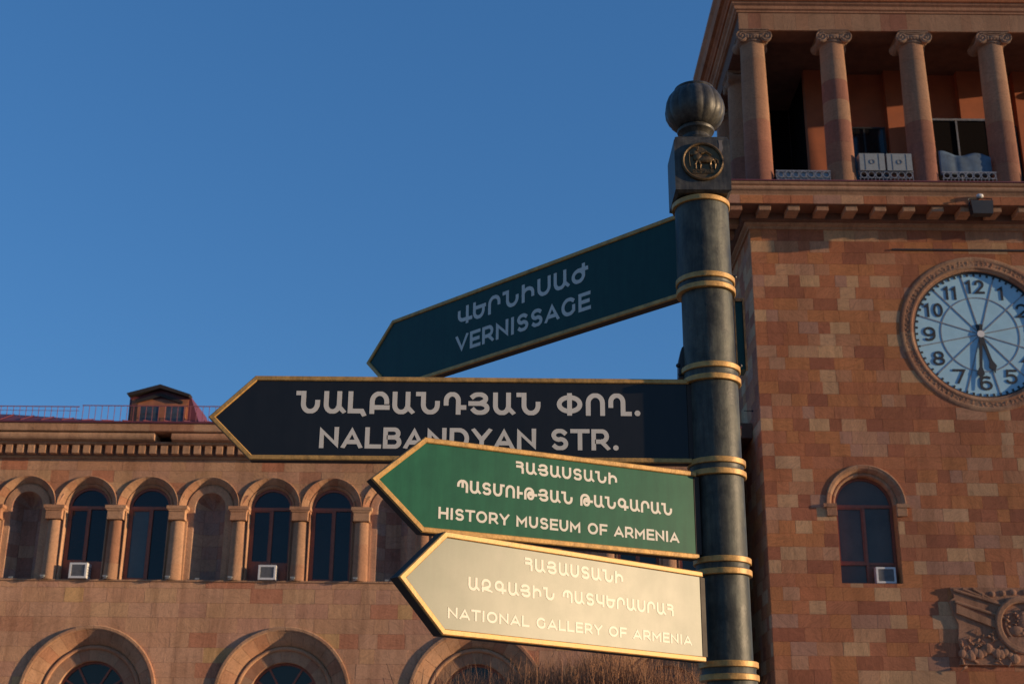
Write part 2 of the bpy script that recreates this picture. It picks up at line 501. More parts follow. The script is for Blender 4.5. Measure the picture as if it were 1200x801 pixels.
# ------------------------------------------------------------------ window builder
def arched_window(parent, xc, zs, r, zb, yf, mull=0.0, glass=None, leaf_z=None, fan=False, pale=False, low_panel=None, mull_w=0.07):
    """frame swept round the opening, mullion, transom, panes"""
    fr = MB()
    w = 0.07
    fr.arc([(r, yf), (r - w, yf), (r - w, yf + 0.08), (r, yf + 0.08)], xc, zs, 180, 0, 20, jamb=zb)
    fr.box(xc - r + w, xc + r - w, yf + 0.002, yf + 0.078, zb, zb + w)
    if not fan:
        fr.box(xc - r + w, xc + r - w, yf - 0.004, yf + 0.074, zs - 0.04, zs + 0.05)
        fr.box(xc + mull - mull_w / 2, xc + mull + mull_w / 2, yf - 0.01, yf + 0.07, zb + w, zs - 0.04)
        if low_panel:
            fr.box(xc - r + w, xc + mull - mull_w / 2, yf - 0.004, yf + 0.074, low_panel - 0.04, low_panel + 0.04)
            fr.box(xc + mull + mull_w / 2, xc + r - w, yf - 0.004, yf + 0.074, low_panel - 0.04, low_panel + 0.04)
        # opening leaf inside the left or right half
        s = 0.04
        xa, xb = xc - r + w, xc + mull - mull_w / 2
        z0, z1 = (low_panel + 0.04 if low_panel else zb + w), zs - 0.04
        fr.box(xa, xa + s, yf + 0.012, yf + 0.07, z0, z1); fr.box(xb - s, xb, yf + 0.012, yf + 0.07, z0, z1)
        fr.box(xa + s, xb - s, yf + 0.012, yf + 0.07, z0, z0 + s); fr.box(xa + s, xb - s, yf + 0.012, yf + 0.07, z1 - s, z1)
    else:
        for a in (30, 60 + 0, 90 + 30, 150):
            a = R(a)
            c, s_ = math.cos(a), math.sin(a)
            r0, r1 = 0.34, r - w * 0.6
            t = 0.028
            pts = [(xc + r0 * c + t * s_, zs + r0 * s_ - t * c), (xc + r1 * c + t * s_, zs + r1 * s_ - t * c),
                   (xc + r1 * c - t * s_, zs + r1 * s_ + t * c), (xc + r0 * c - t * s_, zs + r0 * s_ + t * c)]
            fr.prism(pts, yf + 0.004, yf + 0.06)
        fr.arc([(0.36, yf), (0.30, yf), (0.30, yf + 0.07), (0.36, yf + 0.07)], xc, zs, 180, 0, 14)
        fr.box(xc - r + w, xc + r - w, yf - 0.004, yf + 0.07, zs - 0.06, zs)
        for k in (-1, 0, 1):
            fr.box(xc + k * r * 0.5 - 0.03, xc + k * r * 0.5 + 0.03, yf, yf + 0.07, zb + w, zs - 0.06)
    win = fr.build('window', M['wood'], parent)
    yp = yf + 0.05
    gl = M[glass or 'glass']
    p = MB()
    ra = r - w * 0.5
    p.prism([(xc - ra, zs)] + [(xc + ra * math.cos(R(a)), zs + ra * math.sin(R(a))) for a in range(180, -1, -10)][1:-1][::1] + [(xc + ra, zs)], yp, yp + 0.012)
    p.build('pane', gl, win)
    p = MB(); p.box(xc - ra, xc + mull, yp, yp + 0.012, zb + 0.03, zs - 0.002); p.build('pane', M['glass_pale'] if pale else gl, win)
    p = MB(); p.box(xc + mull + 0.002, xc + ra, yp, yp + 0.012, zb + 0.03, zs - 0.002); p.build('pane', gl, win)
    return win

def ac_unit(loc, w, h, d, label, group):
    t = empty('air_conditioner', label, 'air conditioner', loc, group)
    b = MB()
    b.box(-w / 2, w / 2, 0.03, d, 0, h)
    f = 0.055
    b.box(-w / 2, w / 2, 0, 0.032, 0, f); b.box(-w / 2, w / 2, 0, 0.032, h - f, h)
    b.box(-w / 2, -w / 2 + f, 0, 0.032, f, h - f); b.box(w / 2 - f, w / 2, 0, 0.032, f, h - f)
    b.build('casing', M['white'], t)
    q = MB()
    q.box(-w / 2 + f, w / 2 - f, 0.022, 0.029, f, h - f)
    n = 9
    for i in range(n):
        z = f + (h - 2 * f) * (i + 0.5) / n
        q.box(-w / 2 + f, w / 2 - f, 0.008, 0.022, z - 0.007, z + 0.007)
    q.build('grille', M['grille'], t)
    s = MB()
    for i in range(4):
        s.box(w / 2, w / 2 + 0.006, 0.08, d - 0.05, h * (0.2 + 0.17 * i), h * (0.27 + 0.17 * i))
    s.build('side_vent', M['grille'], t)
    return t

def facade_lamp(x, y, z, label, group):
    t = empty('floodlight', label, 'floodlight', (x, y, z), group)
    b = MB(); b.prism([(-.045, .04), (.045, .04), (.065, .075), (.055, .09), (-.055, .09), (-.065, .075)], -0.05, 0.05); b.build('housing', M['casing_grey'], t)
    s = MB(); s.box(-.02, .02, -.02, .02, 0, .06); s.box(-.05, .05, -.04, .04, 0, .012); s.build('bracket', M['grey_metal'], t)

# ================================================================== LEFT BUILDING (Government wing)
LW = empty('government_building', 'long pale pink stone building with arched windows and niches under a dentil cornice', 'building', (-6, 38.2, 0))
LW_loc = Vector(LW.location)
class Off:   # children are modelled in world metres, then shifted to the parent's base
    pass
def under(par, fn):
    before = set(COL.objects)
    fn()
    for o in COL.objects:
        if o not in before and o.parent is par:
            o.location = Vector(o.location) - Vector(par.location)

YL = 38.2
X0, X1 = -21.3, 6.5
ARC = [(-15.93 + 1.785 * i) for i in range(13)]       # arcade axes; index 1,4,7.. are niches
NICHE = {1, 4, 7, 10}
LOW = [-17.17, -11.75, -6.33, -0.91, 4.51]
ZS, ZSILL = 10.03, 7.88
def left_building():
    P = LW
    holes = []
    for i, x in enumerate(ARC):
        if x > X1 - 1.0: continue
        holes.append(('arch', x, ZS, 0.868, ZSILL))
    big = [('arch', x, 4.68, 1.80, 0.0) for x in LOW if x + 1.9 < X1 + 0.2]
    hall = holes + big
    bk = MB()
    strips(bk, cut(X0, X1, 0, 11.5, hall), YL + 0.045, YL + 0.5)
    bk.box(X1 - 0.3, X1, YL + 0.5, YL + 12, 0, 11.9)
    bk.box(X0, X0 + 0.3, YL + 0.5, YL + 12, 0, 11.9)
    bk.box(X0, X1, YL + 11.7, YL + 12, 0, 11.9)
    bk.build('wall', M['mortar'], P)
    inn = MB()
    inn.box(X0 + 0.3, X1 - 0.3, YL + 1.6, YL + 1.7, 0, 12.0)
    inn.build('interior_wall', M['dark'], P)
    lens = [0.42, 0.54, 0.66, 0.78, 0.92]
    pr = lambda t: -(t[2] < ZSILL) * 10 + abs(t[0] + 6) * 0.5 if t[0] < 2 else 50 + t[0]
    masonry(P, M['left'], YL, X0, X1, 4.76, 7.66, 0.387, lens, big, 11, limit=190, priority=lambda t: abs(t[0] + 6))
    masonry(P, M['left'], YL, X0, X1, 7.66, ZSILL, 0.22, [0.6, 0.8, 1.0], [], 12, limit=24, priority=lambda t: abs(t[0] + 7))
    masonry(P, M['frieze'], YL, X0, X1, 10.03, 11.44, 0.353, lens, holes, 13, limit=86, priority=lambda t: abs(t[0] + 7))
    # arcade: piers, half columns, imposts, archivolts
    sill = MB()
    sill.box(X0, X1 + 0.01, YL - 0.035, YL + 0.03, ZSILL - 0.03, ZSILL + 0.012)
    sill.build('sill', M['trim'], P)
    n = 0
    shaft = None
    vcache = {}
    for i, x in enumerate(ARC):
        if x > X1 - 1.0: continue
        # half column right of arch i
        cx = x - 0.8925
        for k, (za, zb) in enumerate(((ZSILL + 0.012, 8.35), (8.353, 8.95), (8.953, 9.60))):
            key = ('sh', k)
            if key not in vcache:
                mb = MB(); mb.lathe([(0.228 - 0.01 * k, 0), (0.224 - 0.012 * k, zb - za)], 0, 0, 18, R(180), R(360))
                vcache[key] = mb.mesh('column_drum', M['trim'], True)
            place(vcache[key], 'column_drum', P, (cx, YL + 0.135, za))
        if 'pier' not in vcache:
            mb = MB(); mb.box(-0.275, 0.275, 0.06, 0.30, 0, 9.62 - ZSILL - 0.012); vcache['pier'] = mb.mesh('pier', M['left'])
            mb = MB()
            mb.cbox(-0.235, 0.235, -0.125, 0.2, 0, 0.25, 0.01)
            mb.prism([(-0.235, 0.25), (0.235, 0.25), (0.285, 0.31), (-0.285, 0.31)], -0.15, 0.2)
            mb.box(-0.30, 0.30, -0.17, 0.2, 0.31, 0.405)
            vcache['imp'] = mb.mesh('impost', M['trim'])
        place(vcache['pier'], 'pier', P, (cx, YL + 0.05, ZSILL + 0.012))
        place(vcache['imp'], 'impost', P, (cx, YL, 9.62))
        # archivolt voussoirs
        nv = 9
        if 'v0' not in vcache:
            for k in range(nv):
                a0, a1 = 180 - 180 * k / nv - 0.25, 180 - 180 * (k + 1) / nv + 0.25
                mb = MB()
                mb.arc([(0.885, 0.0), (0.885, -0.035), (0.872, -0.05), (0.862, -0.045), (0.81, 0.02), (0.76, 0.085), (0.72, 0.14), (0.70, 0.18), (0.70, 0.20), (0.69, 0.20),
                        (0.68, 0.17), (0.67, 0.17), (0.635, 0.21), (0.612, 0.25), (0.612, 0.36), (0.885, 0.36)], 0, 0, a0, a1, 4)
                vcache['v%d' % k] = mb.mesh('voussoir', M['trim'], True)
        for k in range(nv):
            place(vcache['v%d' % k], 'voussoir', P, (x, YL, ZS))
        if i in NICHE:
            # set back face with a concave niche and a half dome cut into it
            rn, yb = 0.45, YL + 0.15
            mb = MB()
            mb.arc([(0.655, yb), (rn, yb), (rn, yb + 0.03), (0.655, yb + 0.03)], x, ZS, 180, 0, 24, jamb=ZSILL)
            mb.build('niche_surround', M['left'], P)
            rows = [ZSILL + (ZS - ZSILL) * j / 6 for j in range(7)]
            for j in range(6):
                for s in range(3):
                    mb = MB()
                    a0, a1 = R(180 - 60 * s - 0.4), R(180 - 60 * (s + 1) + 0.4)
                    m_ = 6
                    for e in range(m_):
                        b0, b1 = a0 + (a1 - a0) * e / m_, a0 + (a1 - a0) * (e + 1) / m_
                        mb.face([(rn * math.cos(b0), rn * math.sin(b0), 0), (rn * math.cos(b1), rn * math.sin(b1), 0),
                                 (rn * math.cos(b1), rn * math.sin(b1), rows[1] - rows[0] - 0.006), (rn * math.cos(b0), rn * math.sin(b0), rows[1] - rows[0] - 0.006)])
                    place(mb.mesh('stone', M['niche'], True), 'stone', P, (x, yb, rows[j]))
            # half dome in gores
            ng = 7
            for s in range(ng):
                mb = MB()
                t0, t1 = 180 * s / ng, 180 * (s + 1) / ng   # angle round the y axis, 0 = +x
                for e in range(4):
                    u0, u1 = R(t0 + (t1 - t0) * e / 4), R(t0 + (t1 - t0) * (e + 1) / 4)
                    for h in range(8):
                        p0, p1 = R(90 * h / 8), R(90 * (h + 1) / 8)
                        def pt(u, p_): return (rn * math.cos(p_) * math.cos(u), rn * math.sin(p_), rn * math.cos(p_) * math.sin(u))
                        mb.face([pt(u0, p0), pt(u1, p0), pt(u1, p1), pt(u0, p1)])
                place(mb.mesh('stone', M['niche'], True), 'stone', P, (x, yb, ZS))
            hb = MB(); hb.box(x - 0.7, x + 0.7, YL + 0.75, YL + 0.8, ZSILL - 0.1, ZS + 0.8); hb.build('niche_back', M['mortar'], P)
            fl = MB(); fl.box(x - 0.6, x + 0.6, YL + 0.03, YL + 0.72, ZSILL - 0.04, ZSILL + 0.004); fl.build('niche_floor', M['trim'], P)
        else:
            fl = MB(); fl.box(x - 0.61, x + 0.61, YL + 0.031, YL + 0.5, ZSILL - 0.04, ZSILL + 0.004); fl.build('window_sill', M['trim'], P)
            k = (i % 3 == 2)
            arched_window(P, x, ZS, 0.605, ZSILL + 0.005, YL + 0.30, mull=0.02 if k else 0.06, pale=(i == 3), low_panel=8.42 if k else None)
            if k:
                q = MB(); q.box(x - .53, x + .53, YL + .285, YL + .299, ZSILL + .02, 8.385); q.build('board', M['wood'], P)
            # jamb reveal
            rv = MB()
            for s in (-1, 1):
                xa = x + s * 0.612
                rv.box(min(xa, xa + s * 0.02), max(xa, xa + s * 0.02), YL + 0.02, YL + 0.5, ZSILL + 0.004, ZS)
            rv.build('jamb', M['trim'], P)
    # big lower arches
    prof_outer = [(1.92, 0.0), (1.92, -0.05), (1.90, -0.075), (1.83, -0.075), (1.80, -0.05), (1.80, 0.05), (1.92, 0.05)]
    prof_cav = [(1.80, -0.03), (1.77, -0.02), (1.74, 0.01), (1.66, 0.06), (1.57, 0.13), (1.49, 0.21), (1.43, 0.29), (1.40, 0.36), (1.40, 0.6), (1.80, 0.6)]
    prof_fil = [(1.40, 0.30), (1.385, 0.27), (1.35, 0.25), (1.31, 0.27), (1.29, 0.34), (1.29, 0.6), (1.40, 0.6)]
    prof_flat = [(1.288, 0.34), (0.985, 0.34), (0.975, 0.35), (0.975, 0.66), (1.288, 0.66)]
    for x in LOW:
        if x + 1.9 > X1 + 0.2: continue
        for nm, prof, nseg in (('hood_mould', prof_outer, 12), ('voussoir', prof_cav, 15), ('fillet', prof_fil, 1), ('inner_voussoir', prof_flat, 13)):
            for k in range(nseg):
                a0, a1 = 180 - 180 * k / nseg, 180 - 180 * (k + 1) / nseg
                gp = 0.12 if nseg > 1 else 0
                key = (nm, k)
                if key not in vcache:
                    mb = MB(); mb.arc(prof, 0, 0, a0 - gp, a1 + gp, max(3, 40 // nseg))
                    vcache[key] = mb.mesh(nm, M['trim'], True)
                place(vcache[key], nm, P, (x, YL, 4.68))
        for s in (-1, 1):
            jb = MB()
            xa, xb = sorted((x + s * 1.8, x + s * 0.975))
            jb.box(xa, xb, YL + 0.34, YL + 0.66, 0, 4.68)
            jb.build('jamb', M['trim'], P)
        arched_window(P, x, 4.68, 0.975, 0.3, YL + 0.50, fan=True)
    # cornice: bed, dentils, mouldings, gutter roll, top band
    c = MB(); c.box(X0, X1 + 0.03, YL - 0.06, YL + 0.3, 11.44, 11.51); c.build('bed_moulding', M['trim'], P)
    c = MB(); c.box(X0, X1 + 0.02, YL - 0.09, YL + 0.3, 11.512, 11.80); c.build('frieze', M['mortar'], P)
    mb = MB(); mb.cbox(-0.10, 0.10, 0, 0.2, 0, 0.26, 0.008); dm = mb.mesh('dentil', M['trim'])
    nd = int((X1 - X0) / 0.325)
    for k in range(nd + 1):
        place(dm, 'dentil', P, (X1 - 0.12 - k * 0.325, YL - 0.29, 11.535))
    def run(name, prof, mat, xa, xb, seg=None):
        """profile (y, z) extruded along x in pieces"""
        x = xa
        while x < xb - 1e-3:
            w = seg() if seg else xb - xa
            if xb - (x + w) < 0.4: w = xb - x
            mb = MB()
            n_ = len(prof)
            gp = 0.002 if seg else 0
            vs = [(gp, y, z) for y, z in prof] + [(w - gp, y, z) for y, z in prof]
            fs = [(i_, (i_ + 1) % n_, (i_ + 1) % n_ + n_, i_ + n_) for i_ in range(n_)] + [tuple(range(n_ - 1, -1, -1)), tuple(range(n_, 2 * n_))]
            mb.raw(vs, fs)
            o = mb.build(name, mat, P, True); o.location = (x, 0, 0)
            x += w
    sg = lambda: rng.choice([0.9, 1.2, 1.5, 1.1])
    run('moulding', [(YL + 0.2, 11.802), (YL - 0.33, 11.802), (YL - 0.36, 11.83), (YL - 0.36, 11.87), (YL + 0.2, 11.87)], M['trim'], X0, X1 + 0.08, sg)
    def rollseg():
        return rng.choice([1.8, 2.2, 2.6])
    roll = [(YL + 0.2, 11.872), (YL - 0.38, 11.872)] + [(YL - 0.42 - 0.12 * math.sin(R(a)), 12.0 - 0.125 * math.cos(R(a))) for a in (15, 45, 75, 105, 135, 165)] + [(YL - 0.40, 12.128), (YL + 0.2, 12.128)]
    run('roll_moulding', roll, M['trim'], X0, -10.45, rollseg)
    run('roll_moulding', roll, M['trim'], -9.95, X1 + 0.2, rollseg)
    run('cornice_block', [(YL + 0.2, 12.13), (YL - 0.56, 12.13), (YL - 0.58, 12.15), (YL - 0.58, 12.35), (YL - 0.56, 12.37), (YL + 0.2, 12.37)], M['trim'], X0, X1 + 0.24, lambda: rng.choice([0.7, 0.9, 1.3, 1.05]))
    # roof
    rf = MB()
    xs = [X0, -15.2, -11.5, -9, X1 + 0.26]; hs = [12.96, 12.92, 12.70, 12.68, 12.66]
    e = YL - 0.62
    for (xa, ha), (xb, hb_) in zip(zip(xs, hs), zip(xs[1:], hs[1:])):
        rf.face([(xa, e, 12.425), (xb, e, 12.425), (xb, e + 1.1, hb_), (xa, e + 1.1, ha)])
        rf.face([(xa, e + 1.1, ha), (xb, e + 1.1, hb_), (xb, e + 12, hb_ + 0.6), (xa, e + 12, ha + 0.6)])
        rf.face([(xb, e, 12.425), (xa, e, 12.425), (xa, e, 12.372), (xb, e, 12.372)])
        rf.face([(xb, e, 12.372), (xa, e, 12.372), (xa, YL + 0.2, 12.372), (xb, YL + 0.2, 12.372)])
    rf.face([(X1 + 0.26, e, 12.372), (X1 + 0.26, e + 12, 12.372), (X1 + 0.26, e + 12, 13.2), (X1 + 0.26, e + 1.1, 12.66), (X1 + 0.26, e, 12.425)])
    roof = rf.build('roof', M['roof'], P)
    sm = MB(); sm.box(-0.012, 0.012, 0, 1.12, 0, 0.03); seam = sm.mesh('seam', M['roof'])
    for k in range(46):
        x = X0 + 0.3 + k * 0.6
        if x > X1: break
        h = 0.5 if x < -13 else (0.27 + 0.0 * x)
        o = place(seam, 'seam', roof, (x, e, 12.43), (math.atan2((12.92 if x < -15 else 12.70 + max(0, (-11.5 - x)) * 0.0595) - 12.425, 1.1), 0, 0))
    # dormer
    yd = 38.95
    d = MB()
    pts = [(-11.66, 12.6), (-9.42, 12.6), (-9.80, 13.60), (-10.72, 13.90), (-11.66, 13.62)]
    d.prism(pts, yd, yd + 2.2)
    dor = d.build('dormer', M['roof'], P)
    d = MB()
    d.prism([(-11.58, 12.62), (-9.86, 12.62), (-9.86, 13.50), (-11.58, 13.50)], yd - 0.03, yd - 0.001)
    d.build('dormer_front', M['wood_orange'], dor)
    d = MB()
    d.prism([(-11.66, 13.55), (-10.72, 13.81), (-9.82, 13.54), (-9.78, 13.62), (-10.72, 13.93), (-11.72, 13.64)], yd - 0.22, yd + 0.1)
    d.prism([(-11.45, 13.36), (-10.72, 13.58), (-10.02, 13.35), (-10.02, 13.44), (-10.72, 13.68), (-11.45, 13.45)], yd - 0.10, yd - 0.04)
    d.build('gable_trim', M['slab'], dor)
    for xa, xb in ((-11.30, -10.72), (-10.52, -9.96)):
        d = MB(); d.box(xa, xb, yd - 0.05, yd - 0.032, 12.72, 13.28); d.build('pane', M['dormer_glass'], dor)
    d = MB()
    for xa, xb in ((-11.38, -11.30), (-10.72, -10.52), (-9.96, -9.90)):
        d.box(xa, xb, yd - 0.07, yd - 0.033, 12.70, 13.34)
    d.box(-11.38, -9.90, yd - 0.075, yd - 0.034, 13.28, 13.36)
    d.build('window_frame', M['wood_orange'], dor)
    # roof railing
    rl = MB()
    yr = YL + 0.25
    rl.box(X0, -13.0, yr, yr + 0.02, 13.10, 13.125); rl.box(X0, -13.0, yr, yr + 0.02, 12.98, 12.99)
    rl.box(-12.92, X1, yr, yr + 0.02, 13.14, 13.165)
    railing = rl.build('roof_railing', M['rail_red'], P)
    mb = MB(); mb.box(-0.007, 0.007, 0, 0.014, 0, 0.55); bal = mb.mesh('baluster', M['rail_red'])
    k = 0
    x = X0 + 0.05
    while x < X1:
        o = place(bal, 'baluster', railing, (x, yr + 0.002, 12.58 if x < -12.96 else 12.6))
        x += 0.19; k += 1

M['wood_orange'] = plain('orange_brown_boards', (.30, .11, .05), 0.6, var=0.25, scale=5)
M['rail_red'] = plain('red_painted_rail', (.24, .07, .07), 0.5)
under(LW, left_building)

# things fixed to the left building
G1 = 'air conditioners in the arched windows'
ac_unit((ARC[2] + 0.0 - 0.0, YL - 0.12, ZSILL + 0.03), 0.50, 0.44, 0.62, 'white air conditioner at the foot of the leftmost arched window', G1)
ac_unit((ARC[5] + 0.05, YL - 0.10, ZSILL + 0.03), 0.50, 0.42, 0.60, 'white air conditioner in the arched window below the tip of the black sign', G1)
lampnames = [(ARC[2] - 0.98, 'tiny white lamp on the sill left of the leftmost arched window'), (ARC[3] - 0.98, 'tiny white lamp on the sill between the two leftmost arched windows'),
             (ARC[4] - 0.98, 'tiny white lamp on the sill left of the middle niche'), (ARC[5] - 0.98, 'tiny white lamp on the sill right of the middle niche'),
             (ARC[6] - 0.98, 'tiny white lamp between the third and fourth arched windows'), (ARC[7] - 0.98, 'tiny white lamp on the sill right of the fourth arched window')]
for x, lb in lampnames:
    facade_lamp(x, YL - 0.16, ZSILL + 0.014, lb, 'small lamps along the sill')
for x, lb in ((ARC[1] - 0.2, 'tiny white lamp inside the leftmost niche'), (ARC[4] - 0.2, 'tiny white lamp inside the middle niche'), (ARC[7] - 0.1, 'tiny white lamp inside the niche left of the cream sign')):
    facade_lamp(x, YL + 0.15, ZSILL + 0.006, lb, 'small lamps along the sill')

# ================================================================== CLOCK TOWER
TX0, TX1, YT = 7.40, 21.20, 38.0
TD = 6.3
TC = (14.28, 15.55)
CT = empty('clock_tower', 'red and orange stone clock tower with an open colonnade above the clock', 'tower', (14.3, 38.0, 0))
WX, WZS, WR, WZB = 10.33, 10.23, 0.885, 7.93
COLX = [7.90 + 2.64 * k for k in range(6)]
def tower():
    P = CT
    holes = [('rect', WX, WZS, WR, WZB), ('half', WX, WZS, 1.13, 0), ('disc', TC[0], TC[1], 2.42, 0)]
    bk = MB()
    strips(bk, cut(TX0 + 0.04, TX1 - 0.04, 0, 18.95, holes), YT + 0.045, YT + 0.6)
    bk.box(TX0 + 0.045, TX0 + 0.4, YT + 0.6, YT + TD - 0.05, 0, 18.95)
    bk.box(TX1 - 0.4, TX1 - 0.045, YT + 0.6, YT + TD - 0.05, 0, 18.95)
    bk.box(TX0 + 0.4, TX1 - 0.4, YT + TD - 0.4, YT + TD - 0.05, 0, 18.95)
    bk.build('wall', M['mortar'], P)
    lens = [0.36, 0.48, 0.6, 0.74, 0.9]
    # courses; nearest / in view first
    def pri(t):
        return 0 if t[0] < 16.3 else 100
    masonry(P, M['tower'], YT, TX0, TX1, 3.6, 18.93, 0.383, lens, holes, 5, limit=300, priority=lambda t: (t[0] > 15.6) * 100 + t[2] + (t[2] < 4.6) * 100)
    # left flank, seen very obliquely
    fl = MB()
    rg = random.Random(3)
    nrow = 40
    for r in range(nrow):
        za = 3.6 + r * 15.33 / nrow
        y = YT + 0.052
        while y < YT + TD - 0.1:
            w = rg.choice(lens)
            w = min(w, YT + TD - 0.05 - y)
            fl.box(TX0 + rg.uniform(0, 0.006), TX0 + 0.05, y + 0.003, y + w - 0.003, za + 0.003, za + 15.33 / nrow - 0.003, rg.random())
            fl.box(TX1 - 0.05, TX1 - rg.uniform(0, 0.006), y + 0.003, y + w - 0.003, za + 0.003, za + 15.33 / nrow - 0.003, rg.random())
            y += w
    o = fl.build('flank_stone_courses', M['tower'], P); o['kind'] = 'stuff'
    # ---- arched window
    nv = 11
    for k in range(nv):
        a0, a1 = 180 - 180 * k / nv - 0.2, 180 - 180 * (k + 1) / nv + 0.2
        mb = MB()
        mb.arc([(1.17, 0.02), (1.17, -0.03), (1.14, -0.045), (1.12, -0.035), (1.06, -0.02), (1.01, 0.04), (0.98, 0.11), (0.97, 0.16), (0.945, 0.16), (0.92, 0.13), (0.885, 0.14), (0.86, 0.18), (0.86, 0.36), (1.17, 0.36)], 0, 0, a0, a1, 4)
        place(mb.mesh('voussoir', M['trim'], True), 'voussoir', P, (WX, YT, WZS))
    for s in (-1, 1):
        mb = MB()
        xa, xb = sorted((WX + s * 0.87, WX + s * 1.17))
        mb.cbox(xa, xb, YT - 0.06, YT + 0.02, WZS - 0.36, WZS - 0.11, 0.01)
        xa, xb = sorted((WX + s * 0.87, WX + s * 1.25))
        mb.box(xa, xb, YT - 0.09, YT + 0.02, WZS - 0.108, WZS - 0.002)
        mb.build('impost', M['trim'], P)
        mb = MB()
        xa, xb = sorted((WX + s * 0.868, WX + s * 0.91))
        mb.box(xa, xb, YT + 0.004, YT + 0.5, WZB, WZS)
        mb.build('jamb', M['tower'], P)
    mb = MB(); mb.box(WX - 0.86, WX + 0.86, YT + 0.004, YT + 0.5, WZB - 0.04, WZB); mb.build('window_sill', M['trim'], P)
    win = arched_window(P, WX, WZS, 0.855, WZB, YT + 0.36, mull=0.0, low_panel=8.55, glass='glass_grey')
    mb = MB(); mb.box(WX + 0.02, WX + 0.8, YT + 0.375, YT + 0.4, WZB + 0.05, 8.50); mb.build('panel', M['wood'], win)
    # ---- main cornice
    def ring(name, prof, mat, segs=None, y_off=0.0):
        """profile (out, z) run along the front and both flanks with mitred corners"""
        mb = MB()
        n = len(prof)
        pl = []
        for o_, z in prof:
            pl.append([(TX0 - o_, YT + TD, z), (TX0 - o_, YT - o_, z), (TX1 + o_, YT - o_, z), (TX1 + o_, YT + TD, z)])
        for i in range(n):
            a, b = pl[i], pl[(i + 1) % n]
            for k in range(3):
                mb.face([a[k], a[k + 1], b[k + 1], b[k]])
        return mb.build(name, mat, P)
    ring('bed_moulding', [(-0.1, 18.93), (0.06, 18.93), (0.06, 19.0), (0.16, 19.04), (0.18, 19.10), (-0.1, 19.10)], M['trim'])
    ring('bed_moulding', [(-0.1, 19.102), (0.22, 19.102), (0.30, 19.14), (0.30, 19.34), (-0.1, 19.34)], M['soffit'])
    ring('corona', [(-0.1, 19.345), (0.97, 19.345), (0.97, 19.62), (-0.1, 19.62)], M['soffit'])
    ring('cyma', [(-0.1, 19.66), (0.93, 19.66), (0.93, 19.70), (0.98, 19.78), (1.04, 19.82), (1.06, 19.87), (1.04, 19.92), (0.98, 19.945), (0.98, 19.975), (1.03, 20.0), (1.055, 20.04), (1.04, 20.09), (-0.1, 20.09)], M['trim'])
    ring('metal_flashing', [(-0.1, 20.094), (1.08, 20.094), (1.08, 20.13), (-0.1, 20.16)], M['roof'])
    # corona facing blocks
    rgc = random.Random(21)
    bl = [0.55, 0.7, 0.85]
    x = TX0 - 0.99
    while x < TX1 + 0.99:
        w = rgc.choice(bl)
        if TX1 + 0.99 - (x + w) < 0.4: w = TX1 + 0.99 - x
        mb = MB(); mb.cbox(0.003, w - 0.003, 0, 0.03, 0, 0.275, 0.006); o = mb.build('corona_block', M['tower'], P)
        o.location = (x, YT - 1.0, 19.36)
        x += w
    # modillions: front and left flank
    mb = MB()
    mb.cbox(-0.18, 0.18, 0, 0.60, 0.0, 0.17, 0.01)
    mod = mb.mesh('modillion', M['trim'])
    k = 0
    x = TX0 + 0.33 - 0.885
    while x < TX1 + 0.8:
        place(mod, 'modillion', P, (x, YT - 0.90, 19.175))
        x += 0.885
    y = YT - 0.55
    while y < YT + TD - 0.9:
        place(mod, 'modillion', P, (TX0 - 0.90, y + 0.885, 19.175), (0, 0, R(-90)))
        y += 0.885
    # ---- floor of the loggia
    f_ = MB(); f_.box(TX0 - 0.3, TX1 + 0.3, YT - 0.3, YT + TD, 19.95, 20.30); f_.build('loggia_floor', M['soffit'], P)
    # ---- columns
    zb, zt = 20.3, 25.80
    cz = [20.3, 21.35, 22.05, 22.85, 23.6, 24.35, 25.1, 25.74]
    nd = len(cz) - 1
    dm = {}
    def rad(z):
        t = (z - zb) / (zt - zb)
        return 0.445 - 0.055 * t ** 1.7
    for j in range(nd):
        for red in (0, 1):
            mb = MB(); h = cz[j + 1] - cz[j] - 0.004
            mb.lathe([(rad(cz[j] + h * q / 3), h * q / 3) for q in range(4)], 0, 0, 32)
            if j == 0:
                mb.lathe([(0.56, 0.0), (0.58, 0.06), (0.56, 0.13), (0.50, 0.16), (0.52, 0.2), (0.50, 0.24), (0.455, 0.27)], 0, 0, 32)
            dm[(j, red)] = mb.mesh('drum', M['drum_red'] if red else M['drum'], True)
    cp = MB()
    cp.lathe([(0.40, 0.0), (0.43, 0.02), (0.43, 0.05), (0.405, 0.07), (0.46, 0.12), (0.50, 0.19), (0.46, 0.24)], 0, 0, 28)
    for s in (-1, 1):
        # bolster with waist, axis front to back
        prof = [(-0.44, 0.195), (-0.36, 0.19), (-0.2, 0.135), (0, 0.12), (0.2, 0.135), (0.36, 0.19), (0.44, 0.195)]
        vs = []; fs = []; nn = 18
        for y_, r_ in prof:
            for i in range(nn):
                a = 2 * math.pi * i / nn
                vs.append((s * 0.395 + r_ * math.cos(a), y_, 0.175 + r_ * math.sin(a)))
        for j in range(len(prof) - 1):
            for i in range(nn):
                q = (i + 1) % nn
                fs.append((j * nn + i, j * nn + q, (j + 1) * nn + q, (j + 1) * nn + i))
        fs.append(tuple(range(nn - 1, -1, -1))); fs.append(tuple((len(prof) - 1) * nn + i for i in range(nn)))
        cp.raw(vs, fs)
        for yy in (-0.445, 0.445):
            sp = []
            for i in range(34):
                t = i / 33
                a = R(90) - s * R(640) * t
                rr = 0.18 * (1 - t) + 0.02
                sp.append((s * 0.395 + rr * math.cos(a), yy, 0.175 + rr * math.sin(a)))
            cp.tube(sp, 0.024, 5)
            cp.blob((s * 0.395, yy, 0.175), 0.035)
    cp.box(-0.40, 0.40, -0.43, 0.43, 0.23, 0.325)
